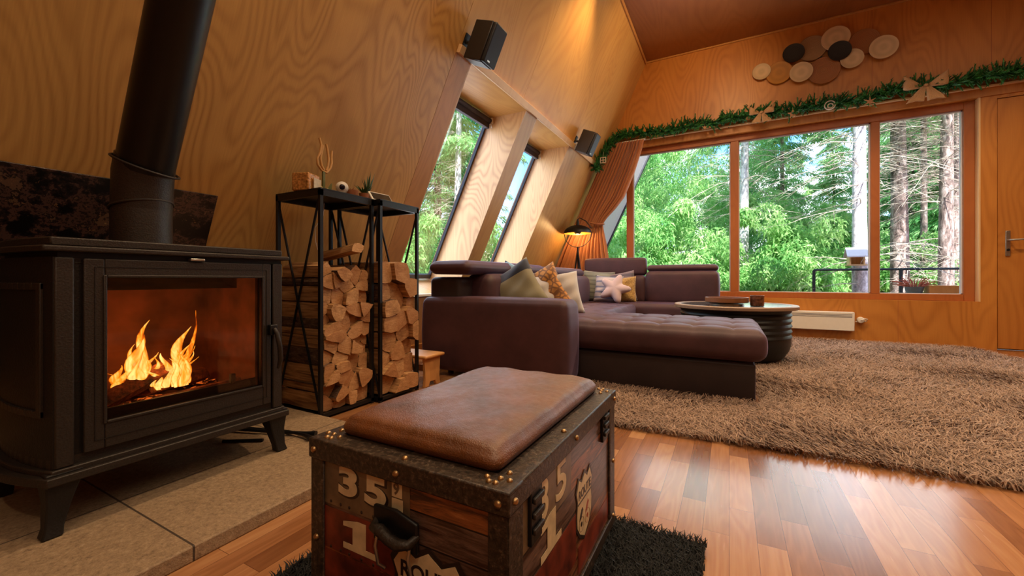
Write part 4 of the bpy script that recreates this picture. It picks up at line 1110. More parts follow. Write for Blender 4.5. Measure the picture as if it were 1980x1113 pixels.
def make_log(poly, x0, x1, rng, label, group, bark):
    # round the polygon a bit, extrude along X with wobble
    n = len(poly); cx = sum(p[0] for p in poly)/n; cy = sum(p[1] for p in poly)/n
    P = []
    for i in range(n):
        p, q = poly[i], poly[(i+1) % n]
        for t in (.05, .5, .95):
            wob = .0025*rng.uniform(-1, 1) + (.004 if (bark and t == .5) else 0)
            mx, my = p[0]+(q[0]-p[0])*t, p[1]+(q[1]-p[1])*t; d = math.hypot(mx-cx, my-cy)+1e-6
            P.append((mx+(mx-cx)/d*wob, my+(my-cy)/d*wob))
    sh = .945; P = [(cx+(x-cx)*sh, cy+(y-cy)*sh) for x, y in P]
    n = len(P); S = 6; vs = []; fs = []; mi = []
    vs = []
    for i in range(S):
        t = i/(S-1)
        for (y, z) in P:
            k = 1+.035*math.sin(t*7+y*90+z*50)*(1 if 0 < i < S-1 else .4)
            vs.append((x0+(x1-x0)*t, cx+(y-cx)*k, cy+(z-cy)*k))
    for i in range(S-1):
        for k in range(n):
            a = i*n+k; b = i*n+(k+1) % n; fs.append((a, b, b+n, a+n)); e_ = k//3
            mi.append(2 if (bark and e_ in bark) else 1)
    fs += [tuple(range(n))[::-1], tuple((S-1)*n+k for k in range(n))]; mi += [0, 0]
    mb = MB(); mb.v = vs; mb.f = [list(f) for f in fs]; mb.mi = mi
    o = mb.build('firewood_log', [M['logend'], M['logside'], M['bark']], smooth=22, pivot=((x0+x1)/2, cx, cy))
    tag(o, label, 'log', group)
def stack(rk, rows, cols, z0, z1, xf, seed, which, jit, topfn):
    rng = random.Random(seed); y0, y1 = rk[2]+.020, rk[3]-.020
    pts = []; ids = []
    for r in range(rows):
        for c in range(cols):
            y = y0+(y1-y0)*(c+.5+(.25 if r % 2 else -.2))/cols + rng.uniform(-jit, jit)*(y1-y0)/cols
            z = z0+(z1-z0)*(r+.5)/rows + rng.uniform(-jit, jit)*(z1-z0)/rows
            pts.append((min(max(y, y0+.008), y1-.008), z)); ids.append((r, c))
    cells = voronoi_cells(pts, (y0, y1, z0, z1))
    for (r, c), poly in zip(ids, cells):
        if len(poly) < 3: continue
        cy = sum(p[0] for p in poly)/len(poly)
        if sum(p[1] for p in poly)/len(poly) > topfn((cy-y0)/(y1-y0)): continue
        bark = set(k for k in range(len(poly)) if rng.random() < .28)
        xa = rk[0]+.0+rng.uniform(-.02, .03); xb = xf+rng.uniform(-.05, .02)
        make_log(poly, xa, xb, rng, 'split log in the %s, %s row up, %s from left' % (which, ORD[r], ORD[c]), 'firewood in the '+which, bark)
stack(R1, 13, 4, .032, .82, R1[1]+.005, 11, 'rack next to the stove', .46, lambda t: .775 if t < .75 else .745)
stack(R2, 8, 3, .032, .80, R2[1]+.0, 23, 'rack next to the window', .44, lambda t: .78 if t < .6 else .68)
def loose_log(name_label, c, l, r, rot, seed):
    rng = random.Random(seed); n = 4; poly = []
    for k in range(n): th = 2*math.pi*k/n+rng.uniform(-.3, .3); poly.append((r*math.cos(th), r*.75*math.sin(th)))
    make_log(poly, -l/2, l/2, rng, name_label, None, {0})
    o = COL.objects[-1]; o.location = c; o.rotation_euler = rot
loose_log('split log lying tilted on top of the stack in the rack next to the stove', (-1.93, 1.57, .848), .32, .045, (.3, -.12, -.10), 5)

# ================================================================ things on top of the racks
TZ = RH+.004
cb = thing('candle_box', 'square patterned glass candle holder with a pale label', 'candle holder', (-1.955, 1.37, TZ))
ca, sa = math.cos(R(-10)), math.sin(R(-10))
def rbox(c, d, ang): return MB().box(c, d, Matrix.Rotation(R(ang), 3, 'Z'))
M['boxglass'] = plain('amber_patterned_glass', rgb(188,130,70), .2, 0, var=.5, scale=90, bump=.6)
rbox((-1.955, 1.375, TZ+.048), (.095, .095, .094), 20).build('glass_box', M['boxglass'], cb, bevel=.006)
rbox((-1.905, 1.405, TZ+.042), (.004, .060, .058), 20).build('paper_label', M['printcream'], cb)
tp = thing('wooden_tulip', 'wooden cut-out tulip figurine with green stem on the rack', 'figurine', (-1.96, 1.475, TZ))
cy0 = 1.475; xt = -1.95
def tl(pts, r, nm, mat): 
    MB().tube([(xt, cy0+a*1.1, TZ+b*1.12) for a, b in pts], r, 8).build(nm, mat, tp, smooth=60)
M['tulipwood'] = plain('tulip_outline_wood', rgb(196,146,84), .6)
tl([(-.022,.275), (-.012,.245), (-.018,.205), (-.034,.175), (-.032,.145), (-.010,.122), (.018,.116)], .0062, 'petal_outline', M['tulipwood'])
tl([(.050,.232), (.046,.20), (.048,.17), (.040,.142), (.018,.116)], .0062, 'petal_outline', M['tulipwood'])
tl([(-.002,.245), (-.008,.215), (-.016,.180), (-.010,.145), (.004,.125)], .0062, 'petal_outline', M['tulipwood'])
tl([(.016,.256), (.024,.225), (.030,.185), (.026,.150), (.018,.125)], .0062, 'petal_outline', M['tulipwood'])
MB().bb(xt-.006, xt+.006, cy0-.006, cy0+.008, TZ, TZ+.132).build('stem', M['greenpaint'], tp, bevel=.002)
def leaf2(s_): return [(0, .0), (s_*.030, .012), (s_*.050, .045), (s_*.052, .080), (s_*.030, .050), (s_*.010, .03)]
for s_ in (-1, 1): MB().prism([(cy0+a, TZ+b) for a, b in leaf2(s_)], xt-.004, xt+.004, Matrix(((0,0,1,0),(1,0,0,0),(0,1,0,0),(0,0,0,1)))).build('leaf', M['greenpaint'], tp, bevel=.001)
MB().prism([(cy0+a, TZ+b) for a, b in ((-.03,.02), (-.028,.055), (-.005,.038), (.022,.045), (.03,.02), (.012,.026), (.004,.0), (-.012,.0))], xt+.004, xt+.012, Matrix(((0,0,1,0),(1,0,0,0),(0,1,0,0),(0,0,0,1)))).build('butterfly', M['cream'], tp, bevel=.001)
sc_ = thing('security_camera', 'small round white indoor camera with dark lens on the rack', 'camera', (-1.90, 1.555, TZ))
MB().lathe([(.001,.0), (.030,0), (.032,.006), (.024,.014), (.016,.024), (.001,.026)], (-1.90, 1.555, TZ), 24).build('camera_base', M['white'], sc_, smooth=50)
MB().lathe([(.034*math.sin(t), -.034*math.cos(t)) for t in [math.pi*k/14+1e-3 for k in range(15)]], (-1.90, 1.555, TZ+.055), 28).build('camera_head', M['white'], sc_, smooth=180)
q = Vector((0,0,1)).rotation_difference(Vector((1.9, -1.45, -.35)).normalized()).to_matrix().to_4x4()
MB().lathe([(.0155, 0), (.014,.004), (.008,.0065), (.001,.007)], Vector((-1.90, 1.555, TZ+.057)) + Vector((1.9, -1.45, -.35)).normalized()*.0295, 24, q).build('camera_lens', M['blue_lens'], sc_, smooth=60)
def pot(x, y, r, h, label, leafmat, nleaf, ll, lw, up, seed):
    t = thing('potted_succulent', label, 'plant', (x, y, TZ)); rng = random.Random(seed)
    MB().lathe([(.001, 0), (r*.75, 0), (r, h), (r*.88, h), (r*.8, h*.85), (.001, h*.85)], (x, y, TZ), 24).build('plant_pot', M['terracotta'], t, smooth=35)
    for k in range(nleaf):
        th = k*2.4; tilt = up+rng.uniform(-.15, .15); L = ll*rng.uniform(.75, 1.15); mb = MB(); vs = []; fs = []
        d = Vector((math.cos(th)*math.sin(tilt), math.sin(th)*math.sin(tilt), math.cos(tilt))); s_ = Vector((-math.sin(th), math.cos(th), 0)); nn = d.cross(s_)
        for i in range(6):
            q_ = i/5; w = lw*(1-q_)**.7; c = Vector((x, y, TZ+h*.8))+d*L*q_+Vector((0,0,-.25*L*q_*q_*math.sin(tilt)))
            vs += [tuple(c-s_*w), tuple(c+nn*w*.5), tuple(c+s_*w), tuple(c-nn*w*.35)]
        for i in range(5):
            for j in range(4): a = i*4+j; b = i*4+(j+1) % 4; fs.append((a, b, b+4, a+4))
        mb.add(vs, fs).build('leaf', leafmat, t, smooth=60)
pot(-1.93, 1.650, .034, .060, 'small terracotta pot with a sprouting succulent right of the white camera', M['terracotta'], 6, .034, .006, .5, 1)
pot(-1.84, 1.655, .028, .034, 'small spiky dark green succulent between the terracotta pot and the photo frame', M['greenleaf'], 18, .075, .009, .65, 2)
pot(-1.93, 1.765, .036, .050, 'potted aloe with tall pointed leaves behind the photo frame', M['aloeleaf'], 9, .155, .010, .25, 3)
pf = thing('photo_frame', 'small white-edged frame with dark face leaning back on the rack', 'frame', (-1.83, 1.79, TZ))
MB().box((-1.835, 1.775, TZ+.032), (.012, .150, .068), Euler((0, R(-38), R(-6))).to_matrix()).build('frame_edge', M['white'], pf, bevel=.004)
MB().box((-1.830, 1.776, TZ+.034), (.006, .132, .052), Euler((0, R(-38), R(-6))).to_matrix()).build('frame_face', M['screen'], pf)
cab = MB().tube([(-1.99, 1.51, TZ-.03), (-1.985, 1.50, 1.05), (-2.0, 1.46, .98), (-1.98, 1.45, .90), (-1.99, 1.47, .86)], .002, 6)
tag(cab.build('power_cable', M['white'], smooth=60), 'thin pale cable hanging under the top shelf of the rack', 'cable')

# ================================================================ wooden step stool
ss = thing('step_stool', 'small pine step stool between the firewood racks and the sofa', 'stool', (-1.84, 2.13, 0))
MB().bb(-2.06, -1.70, 2.025, 2.225, .185, .207).build('seat', M['stoolwood'], ss, bevel=.009)
for x in (-1.735, -2.03):
    MB().prism([(2.045, 0), (2.085, 0), (2.10, .03), (2.15, .03), (2.165, 0), (2.205, 0), (2.195, .05), (2.205, .186), (2.045, .186), (2.055, .05)], x-.011, x+.011, Matrix(((0,0,1,0),(1,0,0,0),(0,1,0,0),(0,0,0,1)))).build('leg', M['stoolwood'], ss, bevel=.003)
MB().bb(-2.03, -1.735, 2.117, 2.133, .085, .125).build('stretcher', M['stoolwood'], ss, bevel=.003)

# ================================================================ speakers on the slope
def speaker(y0, lab):
    # box edges: depth along the wall normal, height along the slope
    wdt, dep, hgt = .150, .200, .258
    mid = Vector((-1.480, y0+wdt/2, 2.307))
    ax, az = N_IN, S_UP; rot = Matrix(((ax.x, 0, az.x), (0, 1, 0), (ax.z, 0, az.z)))
    t = thing('wall_speaker', lab, 'speaker', mid)
    fz = rot @ Vector((dep/2, 0, 0))
    # body tapers to a chamfered front
    d, h, w = dep/2, hgt/2, wdt/2
    vs = [(-d,-w*.62,-h),(-d,w*.62,-h),(-d,w*.62,h),(-d,-w*.62,h),(d-.03,-w,-h),(d-.03,w,-h),(d-.03,w,h),(d-.03,-w,h)]
    m4 = Matrix.Translation(mid) @ rot.to_4x4()
    MB().add(vs, [(0,1,2,3),(4,7,6,5),(0,4,5,1),(1,5,6,2),(2,6,7,3),(3,7,4,0)], m4).build('speaker_body', M['speaker_side'], t, bevel=.006)
    MB().box(mid+rot @ Vector((d-.014,0,0)), (.030, wdt-.004, hgt-.004), rot).build('speaker_grille', M['speaker_front'], t, bevel=.010, seg=3)
    MB().box(mid+rot @ Vector((d+.0015, -w*.3, -h+.022)), (.002, .028, .009), rot).build('badge', M['steel'], t)
    MB().box(mid+rot @ Vector((0,0,-h-.0015)), (dep*.72, wdt*.72, .003), rot).build('underside_plate', M['greyplastic'], t)
    MB().box(mid+rot @ Vector((-d-.052, -.01, -.02)), (.010, .05, .11), rot).tube([mid+rot @ Vector((-d-.05,-.01,-.02)), mid+rot @ Vector((-d,0,-.01))], .012, 10).build('wall_bracket', M['black'], t, bevel=.001)
speaker(2.30, 'black box speaker on the sloping wall above the nearer roof window')
speaker(4.60, 'black box speaker on the sloping wall near the garland corner')

# ================================================================ roller blinds in the deep windows
for i, (a, b, lab) in enumerate(((W1[0], W1[1], 'dark rolled-up blind at the top of the nearer sloping window'), (W2[0], W2[1], 'dark rolled-up blind at the top of the sloping window beside the sofa corner'))):
    c = out_pt(0, 2.235, .335)
    t = thing('roller_blind', lab, 'blind', (c.x, (a+b)/2, c.z))
    MB().tube([(c.x, a+.016, c.z), (c.x, b-.030, c.z)], .026, 16).build('blind_roll', M['blind'], t, smooth=50)
    MB().bb(c.x-.03, c.x+.004, a+.02, b-.04, c.z-.075, c.z-.01).build('hem_bar', M['blind'], t, bevel=.003)
    MB().bb(c.x-.035, c.x+.035, b-.032, b-.016, c.z-.03, c.z+.030).build('end_bracket', M['white'], t, bevel=.002)
    MB().tube([(c.x+.02, b-.035, c.z-.02), (c.x+.03, b-.04, c.z-.075)], .006, 6).build('chain_pull', M['white'], t)

# ================================================================ arc floor lamp with dome shade
LX, LY, LZ = -1.87, 5.46, 1.335
lp = thing('dome_floor_lamp', 'black tripod floor lamp with a dome shade, gold inside, lit, behind the sofa corner', 'lamp', (LX, LY, 0))
RD = .195
dome = [(RD*math.cos(t), RD*.60*math.sin(t)) for t in [math.pi/2*k/12 for k in range(12)]] + [(.02, RD*.60)]
MB().lathe(dome, (LX, LY, LZ), 40).build('lamp_shade', M['black'], lp, smooth=180)
MB().lathe([(r*.975, z*.95-.001) for r, z in dome] + [(.001, RD*.56)], (LX, LY, LZ), 40).build('shade_lining', M['gold'], lp, smooth=180)
MB().tube([(LX, LY, LZ+RD*.58), (LX, LY, LZ+.165), (LX, LY, LZ+.20)], [.022, .018, .010], 14).build('shade_cap', M['black'], lp, smooth=40)
MB().tube([(LX, LY, LZ+.195), (LX+.03, LY, LZ+.215), (LX+.12, LY, LZ+.165), (LX+.20, LY, LZ+.06)], .007, 8).build('lamp_arm', M['black'], lp, smooth=60)
MB().tube([(LX+RD*math.cos(t), LY, LZ+RD*.98*math.sin(t)) for t in [-math.pi*k/24 for k in range(25)]], .0055, 8, cap=True).build('shade_yoke', M['black'], lp, smooth=60)
MB().lathe([(.001,-.03), (.03,-.03), (.045,-.012), (.05, .006), (.001,.008)], (LX, LY, LZ+.02), 20).build('bulb_cap', M['black'], lp, smooth=50)
MB().lathe([(.03*math.sin(t), .03*math.cos(t)) for t in [math.pi*k/10+1e-3 for k in range(11)]], (LX, LY, LZ+.062), 16).build('bulb', M['bulb'], lp, smooth=180)
MB().tube([(LX, LY, LZ-RD*.98), (LX, LY, LZ-RD*.98-.05)], .014, 10).build('lamp_joint', M['black'], lp)
zt = LZ-RD*.98-.04
for (dx, dy) in ((-.12, -.06), (.14, -.03), (-.02, .17)):
    MB().tube([(LX, LY, zt), (LX+dx*1.15, LY+dy*1.0, 0)], .011, 10).build('leg', M['black'], lp, smooth=60)

# ================================================================ curtain
def interp(z, pts):
    pts = sorted(pts)
    if z <= pts[0][0]: return pts[0][1]
    for (a, x), (b, y) in zip(pts, pts[1:]):
        if z <= b:
            t = (z-a)/(b-a); t = t*t*(3-2*t) if False else t; return x+(y-x)*t
    return pts[-1][1]
NR, NU = 90, 220; V = []; F = []
right = [(0.02,-1.40),(.7,-1.47),(.95,-1.50),(1.2,-1.535),(1.40,-1.575),(1.47,-1.585),(1.55,-1.53),(1.68,-1.40),(1.83,-1.28),(2.0,-1.21),(2.17,-1.14),(2.47,-1.045),(2.60,-1.02)]
for i in range(NR+1):
    z = .02+(2.58-.02)*i/NR; xl = wx(z)+.035; xr = interp(z, right)
    if z < .9: xl = xl + 0
    pinch = math.exp(-((z-1.47)/.16)**2)
    for j in range(NU+1):
        u = j/NU; um = u + .10*pinch*math.sin(math.pi*u)*1.0
        x = xl+(xr-xl)*um
        amp = .034*(1-.45*pinch)*(.6+.4*math.sin(u*9+1)**2)
        y = 5.685 + amp*math.sin(u*2*math.pi*13 + .8*math.sin(z*1.7) + .5*math.sin(u*7)) + .012*math.sin(u*57+z*3)
        x += .010*math.cos(u*2*math.pi*13)
        V.append((x, y, z))
for i in range(NR):
    for j in range(NU): a = i*(NU+1)+j; F.append((a, a+1, a+NU+2, a+NU+1))
cu = thing('tied_curtain', 'terracotta curtain gathered to the left of the large window', 'curtain', (-1.6, 5.69, 0))
cm_ = meshobj('curtain_panel', V, F, M['curtain'], cu)
MB().tube([(-1.74, 5.635, 1.50), (-1.66, 5.63, 1.475), (-1.58, 5.64, 1.47), (-1.565, 5.70, 1.475), (-1.62, 5.75, 1.48)], .012, 8).build('tieback', M['curtain'], cu, smooth=60)
MB().tube([(wx(2.585)+.05, 5.70, 2.588), (-1.0, 5.70, 2.588)], .010, 10).build('curtain_rod', M['white'], cu)

# ================================================================ pine garland
M['needles'] = None
m, nt, out = newmat('artificial_pine_needles'); g = G(nt); v = g.coord('Object'); n_ = g.noise(v, 16, 3); n5 = g.noise(v, 130, 2)
f_ = g.math('ADD', g.math('MULTIPLY', n_, .6), g.math('MULTIPLY', n5, .5))
col = g.ramp(f_, [(.35, rgb(16,48,20)), (.52, rgb(34,96,40)), (.68, rgb(70,146,66)), (.82, rgb(120,190,106))])
g.bsdf(out, col, .45); M['needles'] = m
rng = np.random.RandomState(4)
path = []
for k in range(60):
    t = k/59; x = -1.44+(4.0+1.44)*t; path.append(Vector((x, 5.72, 2.672+.012*math.sin(x*9)+.012*math.sin(x*4.1+1)+.035*max(0, x-1.9))))
down = [Vector((-1.48, 5.66, 2.60)), Vector((-1.52, 5.62, 2.50)), Vector((-1.56, 5.56, 2.40)), Vector((-1.60, 5.50, 2.30)), Vector((-1.63, 5.45, 2.20))]
gl_ = thing('pine_garland', 'green artificial pine garland running above the large window and down the corner', 'garland', (.3, 5.72, 2.66))
MB().tube(down[::-1]+path, .007, 6).build('garland_wire', M['needles'], gl_)
nv = []; nf = []
def twig(p, d, L, rad):
    d = d.normalized(); a = d.orthogonal().normalized(); b = d.cross(a); i0 = len(nv)
    for q, w in ((0, .010), (.6, .010), (1, .003)):
        for k in range(3): th = 2.094*k; nv.append(tuple(p+d*L*q+(a*math.cos(th)+b*math.sin(th))*w))
    for q in range(2):
        for k in range(3): k2 = (k+1) % 3; nf.append((i0+q*3+k, i0+q*3+k2, i0+q*3+3+k2, i0+q*3+3+k))
    nn = int(L/.0030)
    for k in range(nn):
        t = (k+.5)/nn; th = rng.uniform(0, 2*math.pi); o = p+d*L*t
        s_ = (a*math.cos(th)+b*math.sin(th)); tip = o + (s_*.85+d*.6)*rad*rng.uniform(.75, 1.1)*(1 if t < .85 else .7)
        w = d.cross(s_)*.0026; i0 = len(nv)
        nv.extend([tuple(o-w), tuple(o+w), tuple(tip+w*.5), tuple(tip-w*.5)]); nf.append((i0, i0+1, i0+2, i0+3))
pp = down[::-1]+path
for i in range(len(pp)-1):
    seg = pp[i+1]-pp[i]; n_t = max(3, int(seg.length/.0058))
    for k in range(n_t):
        p = pp[i]+seg*((k+rng.uniform())/n_t)
        if p.x > 2.75: continue
        th = rng.uniform(-.5, math.pi+.5) if rng.uniform() < .6 else rng.uniform(0, 6.28)
        d = Vector((rng.uniform(-.5, .9), -abs(math.cos(th*1.0))*.55*(1 if rng.uniform() < .8 else -.3), math.sin(th)*rng.uniform(.35, 1.0)))
        if p.x < -1.44: d = Vector((rng.uniform(-.1,.8), rng.uniform(-.7,.1), rng.uniform(-.8,.6)))
        twig(p, d, rng.uniform(.07, .15), .022)
        if rng.uniform() < .8: twig(p, Vector((rng.uniform(-1,1), rng.uniform(-.5,-.1), rng.uniform(-.9,.0))), .075, .020)
nd = meshobj('needles', nv, nf, M['needles'], gl_, smooth=False); tag(nd, kind='stuff')

# decorations hanging in the garland
def bow(x, s_, lab):
    t = thing('burlap_bow', lab, 'bow', (x, 5.64, 2.66)); y = 5.635
    for sg in (-1, 1):
        V = []; F = []; n, m_ = 12, 7
        for i in range(n+1):
            q = i/n
            for j in range(m_):
                w = (j/(m_-1)-.5)*2; wid = s_*(.012+.045*math.sin(math.pi*min(q, .9)*.62))
                V.append((x+sg*s_*(.02+.115*math.sin(q*math.pi/2)), y-.028*math.sin(q*math.pi)+.006*math.cos(w*7), 2.665+s_*.05*q+w*wid))
        for i in range(n):
            for j in range(m_-1): a = i*m_+j; F.append((a, a+1, a+m_+1, a+m_))
        o = meshobj('bow_loop', V, F, M['burlap'], t); o.modifiers.new('s', 'SOLIDIFY').thickness = .003
        V = []; F = []
        for i in range(n+1):
            q = i/n
            for j in range(m_):
                w = (j/(m_-1)-.5)*2; wid = s_*(.012+.042*q)
                V.append((x+sg*s_*(.01+.055*q)+w*wid, y-.012+.007*math.cos(w*8+q*2), 2.66-s_*.115*q - (.012*abs(w) if q > .9 else 0)))
        for i in range(n):
            for j in range(m_-1): a = i*m_+j; F.append((a, a+1, a+m_+1, a+m_))
        o = meshobj('bow_tail', V, F, M['burlap'], t); o.modifiers.new('s', 'SOLIDIFY').thickness = .003
    MB().lathe([(.001,-.018), (.016,-.012), (.019,0), (.016,.012), (.001,.018)], (x, y-.012, 2.664), 14).build('bow_knot', M['burlap'], t, smooth=180)
bow(.335, .92, 'burlap bow with two tails on the garland, above the middle window pane')
bow(1.76, 1.25, 'larger burlap bow on the garland above the right window pane')
def flat_orn(name, poly, x, z, y, lab, mat, hole=None, th=.006):
    t = thing(name, lab, 'ornament', (x, y, z)); mb = MB()
    m4 = Matrix(((1,0,0,x),(0,0,-1,y),(0,1,0,z),(0,0,0,1)))
    mb.prism(poly, 0, th, m4); o = mb.build('ornament_body', mat, t, bevel=.0008)
    MB().tube([(x, y, z+max(p[1] for p in poly)), (x, y+.01, 2.68)], .001, 4).build('string', M['craft_white'], t)
    return t
def starpoly(r, n=5, k=.42, rot=0): return [((r if i % 2 == 0 else r*k)*math.sin(rot+math.pi*i/n), (r if i % 2 == 0 else r*k)*math.cos(rot+math.pi*i/n)) for i in range(2*n)]
flat_orn('star_ornament', starpoly(.055), .645, 2.60, 5.66, 'small wooden star ornament hanging just right of the smaller bow', M['craft'])
flat_orn('snowflake_ornament', starpoly(.060, 6, .30), 1.33, 2.600, 5.66, 'pale snowflake ornament hanging left of the larger bow', M['craft'])
flat_orn('snowflake_ornament', starpoly(.040, 6, .30), -.27, 2.60, 5.66, 'small snowflake ornament on the garland above the left window pane', M['craft'])
t = thing('ring_ornament', 'round white ring ornament with a curl inside hanging from the garland', 'ornament', (.985, 5.65, 2.625))
ring((.985, 5.645, 2.625), (0,1,0), .047, .006).build('ring', M['craft_white'], t, smooth=60)
ring((.99, 5.645, 2.618), (0,1,0), .024, .006).build('inner_ring', M['craft_white'], t, smooth=60)
MB().tube([(.985, 5.645, 2.67), (.985, 5.65, 2.72)], .0015, 4).build('string', M['craft_white'], t)
t = thing('window_ornament', 'little white square lattice ornament on the hanging end of the garland', 'ornament', (-1.50, 5.42, 2.32))
ox, oz, oy = -1.50, 2.30, 5.42
joinmb([MB().bb(ox-.040, ox-.030, oy, oy+.006, oz-.04, oz+.04), MB().bb(ox+.030, ox+.040, oy, oy+.006, oz-.04, oz+.04), MB().bb(ox-.005, ox+.005, oy, oy+.006, oz-.04, oz+.04),
        MB().bb(ox-.04, ox+.04, oy+.0005, oy+.0055, oz-.04, oz-.03), MB().bb(ox-.04, ox+.04, oy+.0005, oy+.0055, oz+.03, oz+.04), MB().bb(ox-.04, ox+.04, oy+.0005, oy+.0055, oz-.005, oz+.005)]).build('lattice', M['craft_white'], t)
MB().tube([(ox, oy+.003, oz+.04), (ox-.01, oy+.06, oz+.13)], .0015, 4).build('string', M['craft_white'], t)

# ================================================================ wall sculpture of discs
wa = thing('wall_disc_art', 'wall decoration of eleven overlapping round dishes above the garland', 'wall decoration', (.9, YF-.05, 3.25))
cW, cT, cB, cG, cO = rgb(214,184,142), rgb(158,98,46), rgb(26,16,12), rgb(158,124,84), rgb(186,126,44)
discs = [(.345,3.212,.095,cW,.030,'pale cream disc, far left'), (.525,3.160,.130,cO,.022,'ochre mottled disc'), (.738,3.105,.112,cW,.050,'pale cream disc over the ochre one'), (.665,3.345,.106,cB,.050,'dark brown disc, left'),
         (.845,3.365,.140,cG,.022,'large grey-brown ringed disc'), (1.060,3.415,.132,cW,.036,'large cream disc at the top'), (1.092,3.257,.105,cB,.056,'dark brown disc, middle'), (.955,3.082,.150,cT,.026,'large brown ringed disc at the bottom'),
         (1.205,3.150,.103,cW,.038,'cream disc right of the middle dark one'), (1.315,3.315,.136,cT,.020,'brown disc, upper right'), (1.472,3.203,.122,cW,.044,'cream disc, far right')]
for k, (x, z, r, c, d, lab) in enumerate(discs):
    nm = 'disc_%d' % k
    if nm not in M: M[nm] = disc_mat('disc_finish', c, c in (cT, cG, cB))
    q = Matrix.Rotation(R(90), 4, 'X')
    dm = .009
    o = MB().lathe([(r, .004), (r+.003, .010), (r, .014), (r*.93, .012), (r*.6, .008), (.001, .006), ], (0,0,0), 48, q)
    o.lathe([(.001, 0), (r, .0), (r, .004)], (0,0,0), 48, q)
    ob = o.build('disc', M[nm], wa, smooth=60); ob.location = Vector((x, YF-d, z)) - wl(wa); ob['label'] = lab
    # standoff so each dish reaches the wall frame
MB().tube([(.40, YF-.018, 3.16), (1.0, YF-.018, 3.2), (1.45, YF-.018, 3.24)], .006, 6).tube([(.7, YF-.018, 3.34), (1.1, YF-.018, 3.38), (1.4, YF-.018, 3.3)], .006, 6).bb(.9, .94, YF-.02, YF, 3.1, 3.35).build('mounting_frame', M['black'], wa)

# ================================================================ warm ceiling spots, out of view; all but the first added as fill
def downlight(x, y, power, size=1.9, col=(1, .72, .42), blend=.6, lab=None, tilt=0):
    t = thing('ceiling_spot', lab or 'unseen small round ceiling spot light, most of the set added', 'ceiling light', (x, y, ZC), 'recessed ceiling spots')
    MB().lathe([(.045, -.004), (.045, 0), (.030, 0), (.030, -.004), (.045, -.004)], (x, y, ZC), 24).build('spot_rim', M['steel'], t)
    MB().lathe([(.001, -.001), (.030, -.001)], (x, y, ZC), 20).build('spot_lens', M['bulb'], t)
    l = bpy.data.lights.new('spot', 'SPOT'); l.energy = power; l.color = col; l.spot_size = size; l.spot_blend = blend; l.shadow_soft_size = .04
    o = bpy.data.objects.new('spot', l); COL.objects.link(o); o.location = (x, y, ZC-.03); o.rotation_euler = (0, R(tilt), 0)
LIGHTS = True

# ================================================================ outside
M['trunkbark'] = None
m, nt, out = newmat('spruce_bark'); g = G(nt); v = g.coord('Object', scale=(1,1,.35), rand=True); n_ = g.noise(v, 16, 5, .7, .4)
col = g.ramp(n_, [(.32, rgb(66,54,52)), (.5, rgb(128,112,108)), (.68, rgb(190,178,176))]); g.bsdf(out, col, .9, 0, g.bump(n_, .8, .02)); M['trunkbark'] = m
M['paletrunk'] = None
m, nt, out = newmat('pale_lichen_bark'); g = G(nt); v = g.coord('Object', scale=(1,1,.5), rand=True); n_ = g.noise(v, 18, 5, .7, .4)
col = g.ramp(n_, [(.28, rgb(104,96,100)), (.42, rgb(176,170,178)), (.6, rgb(232,228,234))]); g.bsdf(out, col, .9, 0, g.bump(n_, .6, .02)); M['paletrunk'] = m
M['twigs'] = plain('dead_lichen_twigs', rgb(176,168,158), .9, var=.35, scale=14)
def foliage_mat(name, stops):
    m, nt, out = newmat(name); g = G(nt); v = g.coord('Object', rand=True); a = g.noise(v, 1.3, 4, .6); b = g.noise(v, 14, 2)
    col = g.ramp(g.math('ADD', g.math('MULTIPLY', a, .6), g.math('MULTIPLY', b, .42)), stops)
    d = g.n('ShaderNodeBsdfDiffuse'); g.l(col, d.inputs[0]); t = g.n('ShaderNodeBsdfTranslucent'); g.l(g.mix(.35, col, rgb(150,214,110)), t.inputs[0])
    mx = g.n('ShaderNodeMixShader'); mx.inputs[0].default_value = .5; g.l(d.outputs[0], mx.inputs[1]); g.l(t.outputs[0], mx.inputs[2]); g.l(mx.outputs[0], out.inputs[0]); return m
M['fol1'] = foliage_mat('spruce_foliage', [(.28, rgb(34,90,62)), (.44, rgb(84,150,90)), (.58, rgb(158,204,140)), (.72, rgb(228,240,212))])
M['fol2'] = foliage_mat('light_foliage', [(.28, rgb(50,112,70)), (.44, rgb(104,168,94)), (.58, rgb(174,212,142)), (.72, rgb(232,242,214))])
M['litter'] = plain('forest_floor_litter', rgb(176,138,120), .95, var=.35, scale=6, bump=.5)
def gz(x, y):
    d = max(0, y-8.8); return -.35 + .085*max(0, y-9.5) + .05*math.sin(x*.9+y*.7) + (.06*max(0, -x-5) if x < -5 else 0)*.6 + (max(0,x-2)*.07 if y > 9 else 0)
V = []; F = []; nx, ny = 70, 70
for i in range(nx):
    for j in range(ny):
        x = -45+90*i/(nx-1); y = -25+90*j/(ny-1); V.append((x, y, gz(x, y) if not (-3.6 < x < 6 and -4 < y < 8.6) else -.4))
for i in range(nx-1):
    for j in range(ny-1): a = i*ny+j; F.append((a, a+ny, a+ny+1, a+1))
gr = meshobj('forest_ground', V, F, M['litter'], None); struct(gr)
